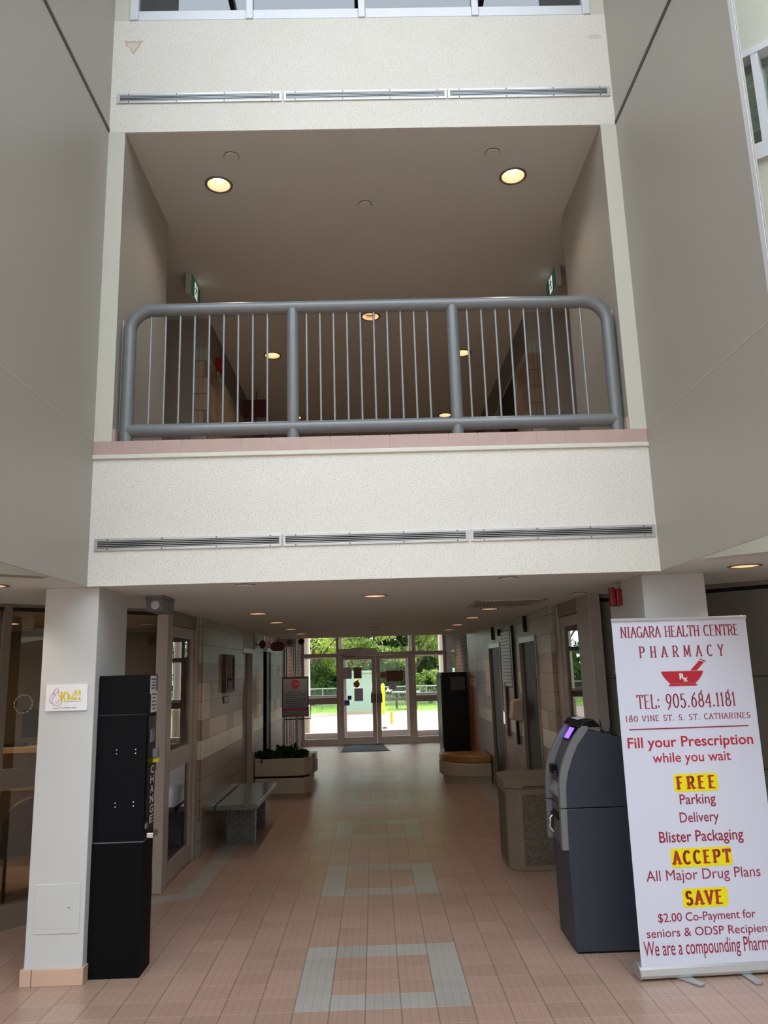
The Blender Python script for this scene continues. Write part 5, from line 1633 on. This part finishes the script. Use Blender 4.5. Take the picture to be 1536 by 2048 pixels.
def access_sticker(x0_, z0_, w_, label):
    t = thing('access_sticker', label, 'sticker', (x0_ + w_ / 2, NY, z0_), 'blue wheelchair stickers on the left entrance door')
    box(x0_, x0_ + w_, NY + 0.014, NY + 0.018, z0_, z0_ + w_).build('sheet', M['sheet_blue'], t)
    g_ = MB()
    q = lambda u, v: (x0_ + u * w_, NY + 0.0135, z0_ + v * w_)
    for k in range(14):
        a0, a1 = math.radians(150 + 230 * k / 14), math.radians(150 + 230 * (k + 1) / 14)
        g_.prism([q(0.48 + r * math.cos(a), 0.36 + r * math.sin(a)) for r, a in ((0.25, a0), (0.25, a1), (0.18, a1), (0.18, a0))], (0, -0.001, 0))
    g_.prism([q(0.36, 0.78), q(0.44, 0.78), q(0.46, 0.50), q(0.70, 0.50), q(0.82, 0.22), q(0.74, 0.20), q(0.62, 0.43), q(0.38, 0.43)], (0, -0.001, 0))
    g_.disc(q(0.40, 0.87), (0, -1, 0), w_ * 0.07, 0.001, 12)
    g_.build('wheelchair_symbol', M['sheet_paper'], t)
access_sticker(-0.735, 0.905, 0.125, 'lower blue wheelchair sticker on the left entrance door')
access_sticker(-0.655, 1.035, 0.095, 'upper blue wheelchair sticker on the left entrance door')
tag(box(0.17, 0.27, 19.012, 19.02, 0.345, 0.375).build('door_label', M['grey_ink']), 'small grey label low on the right entrance door', 'label')
mt_ = thing('door_mat', 'dark rubber mat in front of the entrance doors', 'mat', (-0.24, 18.1, 0))
MB().slab([(-0.76, 17.32), (0.285, 17.34), (0.16, 18.9), (-0.73, 18.9)], 0.0, 0.012).build('pad', M['matting'], mt_)
rimm = MB(); rimm.slab([(-0.785, 17.29), (0.31, 17.31), (0.305, 17.34), (-0.77, 17.32)], 0.0, 0.008); rimm.build('edge', M['black_plastic'], mt_)
struct(box(-2.25, -1.75, 19.0, 19.1, 0, 2.95).build('wall_end_left', M['brick']))
struct(box(1.76, 2.26, 19.0, 19.1, 0, 2.95).build('wall_end_right', M['brick']))
struct(box(-0.84, 0.93, 18.98, 19.12, 0.0, 0.012).build('trim_18', M['alu']))

# ------------------------------------------------------------------ outside
struct(box(-40, 40, 20.9, 33.0, -0.12, -0.02).build('pavement', M['pavement']))
struct(box(-60, 60, 33.0, 90, -0.12, -0.01).build('ground_lawn', M['grass']))
struct(box(-2.6, 2.8, 20.9, 23.2, 4.3, 4.5).build('ceiling_canopy', M['column']))
struct(box(-40, -2.2, 20.85, 21.0, -0.1, ZTOP).build('wall_facade_left', M['brick']))
struct(box(2.21, 40, 20.85, 21.0, -0.1, ZTOP).build('wall_facade_right', M['brick']))
struct(box(-2.2, 2.21, 20.85, 21.0, 2.9, ZTOP).build('wall_facade_top', M['brick']))
struct(box(-2.3, -2.2, 19.1, 20.85, 0, 2.95).build('wall_porch_left', M['brick']))
struct(box(2.21, 2.31, 19.1, 20.85, 0, 2.95).build('wall_porch_right', M['brick']))
def column(x, y, r, label):
    t = thing('porch_column', label, 'column', (x, y, 0), 'porch columns')
    MB().tube([(x, y, -0.02), (x, y, 4.32)], r, 28).build('shaft', M['column'], t, smooth=40)
    MB().tube([(x, y, -0.02), (x, y, 0.75)], r + 0.006, 28).build('base', M['planter'], t, smooth=40)
column(-1.955, 22.6, 0.11, 'white round porch column outside the left sidelight')
column(1.99, 22.6, 0.11, 'white round porch column outside the right sidelight')
bx_ = thing('utility_cabinet', 'pale green utility cabinet across the paving', 'cabinet', (-0.6, 32.5, 0))
box(-1.15, 0.18, 32.0, 33.2, 0.02, 1.62).build('body', M['box_green'], bx_, bevel=0.01)
box(-1.22, 0.24, 31.9, 33.3, -0.02, 0.12).build('slab', M['planter'], bx_)
box(-1.18, 0.21, 31.96, 33.24, 1.60, 1.68).build('lid', M['box_green'], bx_)
for x0_, lb in ((-0.80, 'left yellow and white warning label on the green cabinet'), (-0.10, 'right yellow and white warning label on the green cabinet')):
    t = thing('warning_label', lb, 'label', (x0_, 32.0, 1.1), 'labels on the green cabinet')
    box(x0_, x0_ + 0.18, 31.992, 32.0, 1.22, 1.34).build('yellow_part', M['yellow_paint'], t)
    box(x0_ - 0.03, x0_ + 0.21, 31.992, 32.0, 0.98, 1.20).build('white_part', M['paper'], t)
bo = thing('bollard', 'tall yellow bollard beside the green utility cabinet', 'bollard', (0.32, 31.2, 0), 'yellow bollards')
MB().tube([(0.33, 31.2, -0.02), (0.33, 31.2, 1.10)], 0.07, 16).build('post', M['yellow_paint'], bo, smooth=40)
MB().ball((0.33, 31.2, 1.10), 0.07, 8).build('cap', M['yellow_paint'], bo, smooth=60)
bo2 = thing('bollard', 'short pale yellow bollard standing on the paving', 'bollard', (0.51, 26.0, 0), 'yellow bollards')
MB().tube([(0.53, 26.0, -0.02), (0.53, 26.0, 0.34)], 0.05, 16).build('post', M['yellow_paint'], bo2, smooth=40)
MB().ball((0.53, 26.0, 0.34), 0.05, 8).build('cap', M['yellow_paint'], bo2, smooth=60)
fe = thing('wire_fence', 'galvanised wire fence with top rail behind the lawn', 'fence', (0, 36.5, 0))
MB().tube([(-9, 36.5, 0.90), (9, 36.5, 0.90)], 0.03, 8).build('top_rail', M['fence'], fe)
fm = MB()
for k in range(200):
    x = -9 + 0.09 * k
    fm.tube([(x, 36.5, -0.01), (x + 0.45, 36.5, 0.88)], 0.003, 3, caps=False)
    fm.tube([(x, 36.5, 0.88), (x + 0.45, 36.5, -0.01)], 0.003, 3, caps=False)
fm.build('mesh', M['fence'], fe)
for x in (-7.2, -4.8, -2.4, 0, 2.4, 4.8, 7.2):
    MB().tube([(x, 36.5, -0.01), (x, 36.5, 0.95)], 0.03, 8).build('post', M['fence'], fe)
pt = thing('picnic_table', 'grey picnic table on the grass behind the right entrance door', 'table', (1.35, 34.6, 0))
box(0.75, 2.0, 34.2, 34.9, 0.68, 0.74).build('tabletop', M['grey_paper'], pt)
box(0.75, 2.0, 33.8, 34.05, 0.40, 0.45).build('seat', M['bark'], pt)
box(0.75, 2.0, 35.05, 35.3, 0.40, 0.45).build('seat', M['bark'], pt)
for x in (0.95, 1.8):
    MB().tube([(x, 33.9, -0.01), (x, 34.55, 0.70)], 0.035, 8).build('leg', M['bark'], pt)
    MB().tube([(x, 35.2, -0.01), (x, 34.55, 0.70)], 0.035, 8).build('leg', M['bark'], pt)
gr = MB()
for _ in range(2600):
    x, y = random.uniform(-8, 8), random.uniform(33.0, 36.6)
    h = random.uniform(0.06, 0.16)
    a = random.uniform(0, PI)
    dx, dy = 0.012 * math.cos(a), 0.012 * math.sin(a)
    gr.add([(x - dx, y - dy, -0.01), (x + dx, y + dy, -0.01), (x + random.uniform(-0.04, 0.04), y, h)], [(0, 1, 2)])
go = gr.build('grass', M['grass_leaf'], fix=False)
tag(go, 'bright grass verge in front of the wire fence', 'grass')
go['kind'] = 'stuff'

def tree(x, y, h, crown, leaves, m, label, cat='tree', trunk_r=0.16, low=1.2, name='tree', L=(0.10, 0.24)):
    t = thing(name, label, cat, (x, y, 0), 'trees beyond the fence' if cat == 'tree' else 'shrubs beyond the fence')
    rnd = random.Random(int(x * 31 + y * 17))
    if trunk_r:
        tk = MB()
        tk.tube([(x, y, -0.05), (x + 0.1, y, h * 0.3), (x - 0.05, y + 0.1, h * 0.7)], trunk_r, 10, r_end=trunk_r * 0.4)
        for k in range(5):
            a = rnd.uniform(0, 2 * PI)
            z0_ = h * rnd.uniform(0.18, 0.45)
            tk.tube([(x + 0.05, y, z0_), (x + crown * 0.35 * math.cos(a), y + crown * 0.35 * math.sin(a), z0_ + h * 0.14), (x + crown * 0.7 * math.cos(a), y + crown * 0.7 * math.sin(a), z0_ + h * 0.26)], trunk_r * 0.45, 7, r_end=trunk_r * 0.12)
        tk.build('trunk', M['bark'], t, smooth=60)
    lv_ = MB()
    blobs = []
    for k in range(26):
        a, rr_ = rnd.uniform(0, 2 * PI), crown * math.sqrt(rnd.random())
        z = rnd.uniform(low, h)
        shrink = 1 - 0.55 * max(0, (z - h * 0.6) / (h * 0.4))
        blobs.append((x + rr_ * shrink * math.cos(a), y + rr_ * shrink * math.sin(a), z, rnd.uniform(0.35, 0.8) * crown * 0.42))
    for _ in range(leaves):
        bx0, by0, bz0, br = rnd.choice(blobs)
        p = Vector((rnd.gauss(0, 1), rnd.gauss(0, 1), rnd.gauss(0, 1))).normalized() * br * rnd.uniform(0.55, 1.0)
        p = Vector((bx0, by0, bz0)) + Vector((p.x, p.y, p.z * 0.7))
        if p.z < 0.0:
            continue
        l_ = rnd.uniform(*L)
        dr = Vector((rnd.uniform(-1, 1), rnd.uniform(-1, 1), rnd.uniform(-1.0, 0.5))).normalized()
        sd = dr.cross(Vector((rnd.uniform(-1, 1), rnd.uniform(-1, 1), rnd.uniform(-1, 1)))).normalized() * l_ * 0.22
        lv_.add([p, p + dr * l_ * 0.5 + sd, p + dr * l_, p + dr * l_ * 0.5 - sd], [(0, 1, 2, 3)])
    lv_.build('foliage', m, t, fix=False)
    return t
tree(-3.2, 40.5, 7.5, 2.6, 11000, M['leaf_a'], 'bright leafy tree outside the left sidelight', low=1.9)
tree(-0.6, 42.5, 8.5, 2.6, 10000, M['leaf_b'], 'leafy tree behind the green utility cabinet', low=1.6)
tree(2.0, 40.0, 7.5, 2.2, 10000, M['leaf_a'], 'light green tree outside the right entrance door', low=2.0)
tree(4.4, 41.5, 8.5, 2.6, 11000, M['leaf_b'], 'tree with dark leaning trunk outside the right sidelight', trunk_r=0.26, low=1.8)
tree(-6.5, 43.0, 9.0, 3.0, 4200, M['leaf_c'], 'dark tree at the far left beyond the fence', low=1.2)
tree(7.4, 44.0, 9.0, 3.0, 4200, M['leaf_c'], 'dark tree at the far right beyond the fence', low=1.2)
tree(-3.4, 39.0, 2.0, 1.8, 2600, M['leaf_c'], 'dark shrub under the left tree behind the fence', 'shrub', 0, 0.2, 'shrub', (0.1, 0.22))
tree(0.4, 39.0, 1.9, 1.8, 2600, M['leaf_c'], 'dark shrub behind the fence in the middle', 'shrub', 0, 0.2, 'shrub', (0.1, 0.22))
tree(2.9, 38.4, 1.5, 1.2, 1800, M['leaf_b'], 'mid green shrub behind the picnic table', 'shrub', 0, 0.2, 'shrub', (0.1, 0.22))
tree(4.6, 38.2, 1.7, 1.0, 1500, M['leaf_a'], 'bright spiky shrub outside the right sidelight', 'shrub', 0, 0.2, 'shrub', (0.12, 0.3))
tree(-0.5, 52.0, 7.5, 9.0, 15000, M['leaf_c'], 'deep dark hedge of trees along the back', 'hedge', 0, 0.2, 'hedge', (0.4, 0.9))
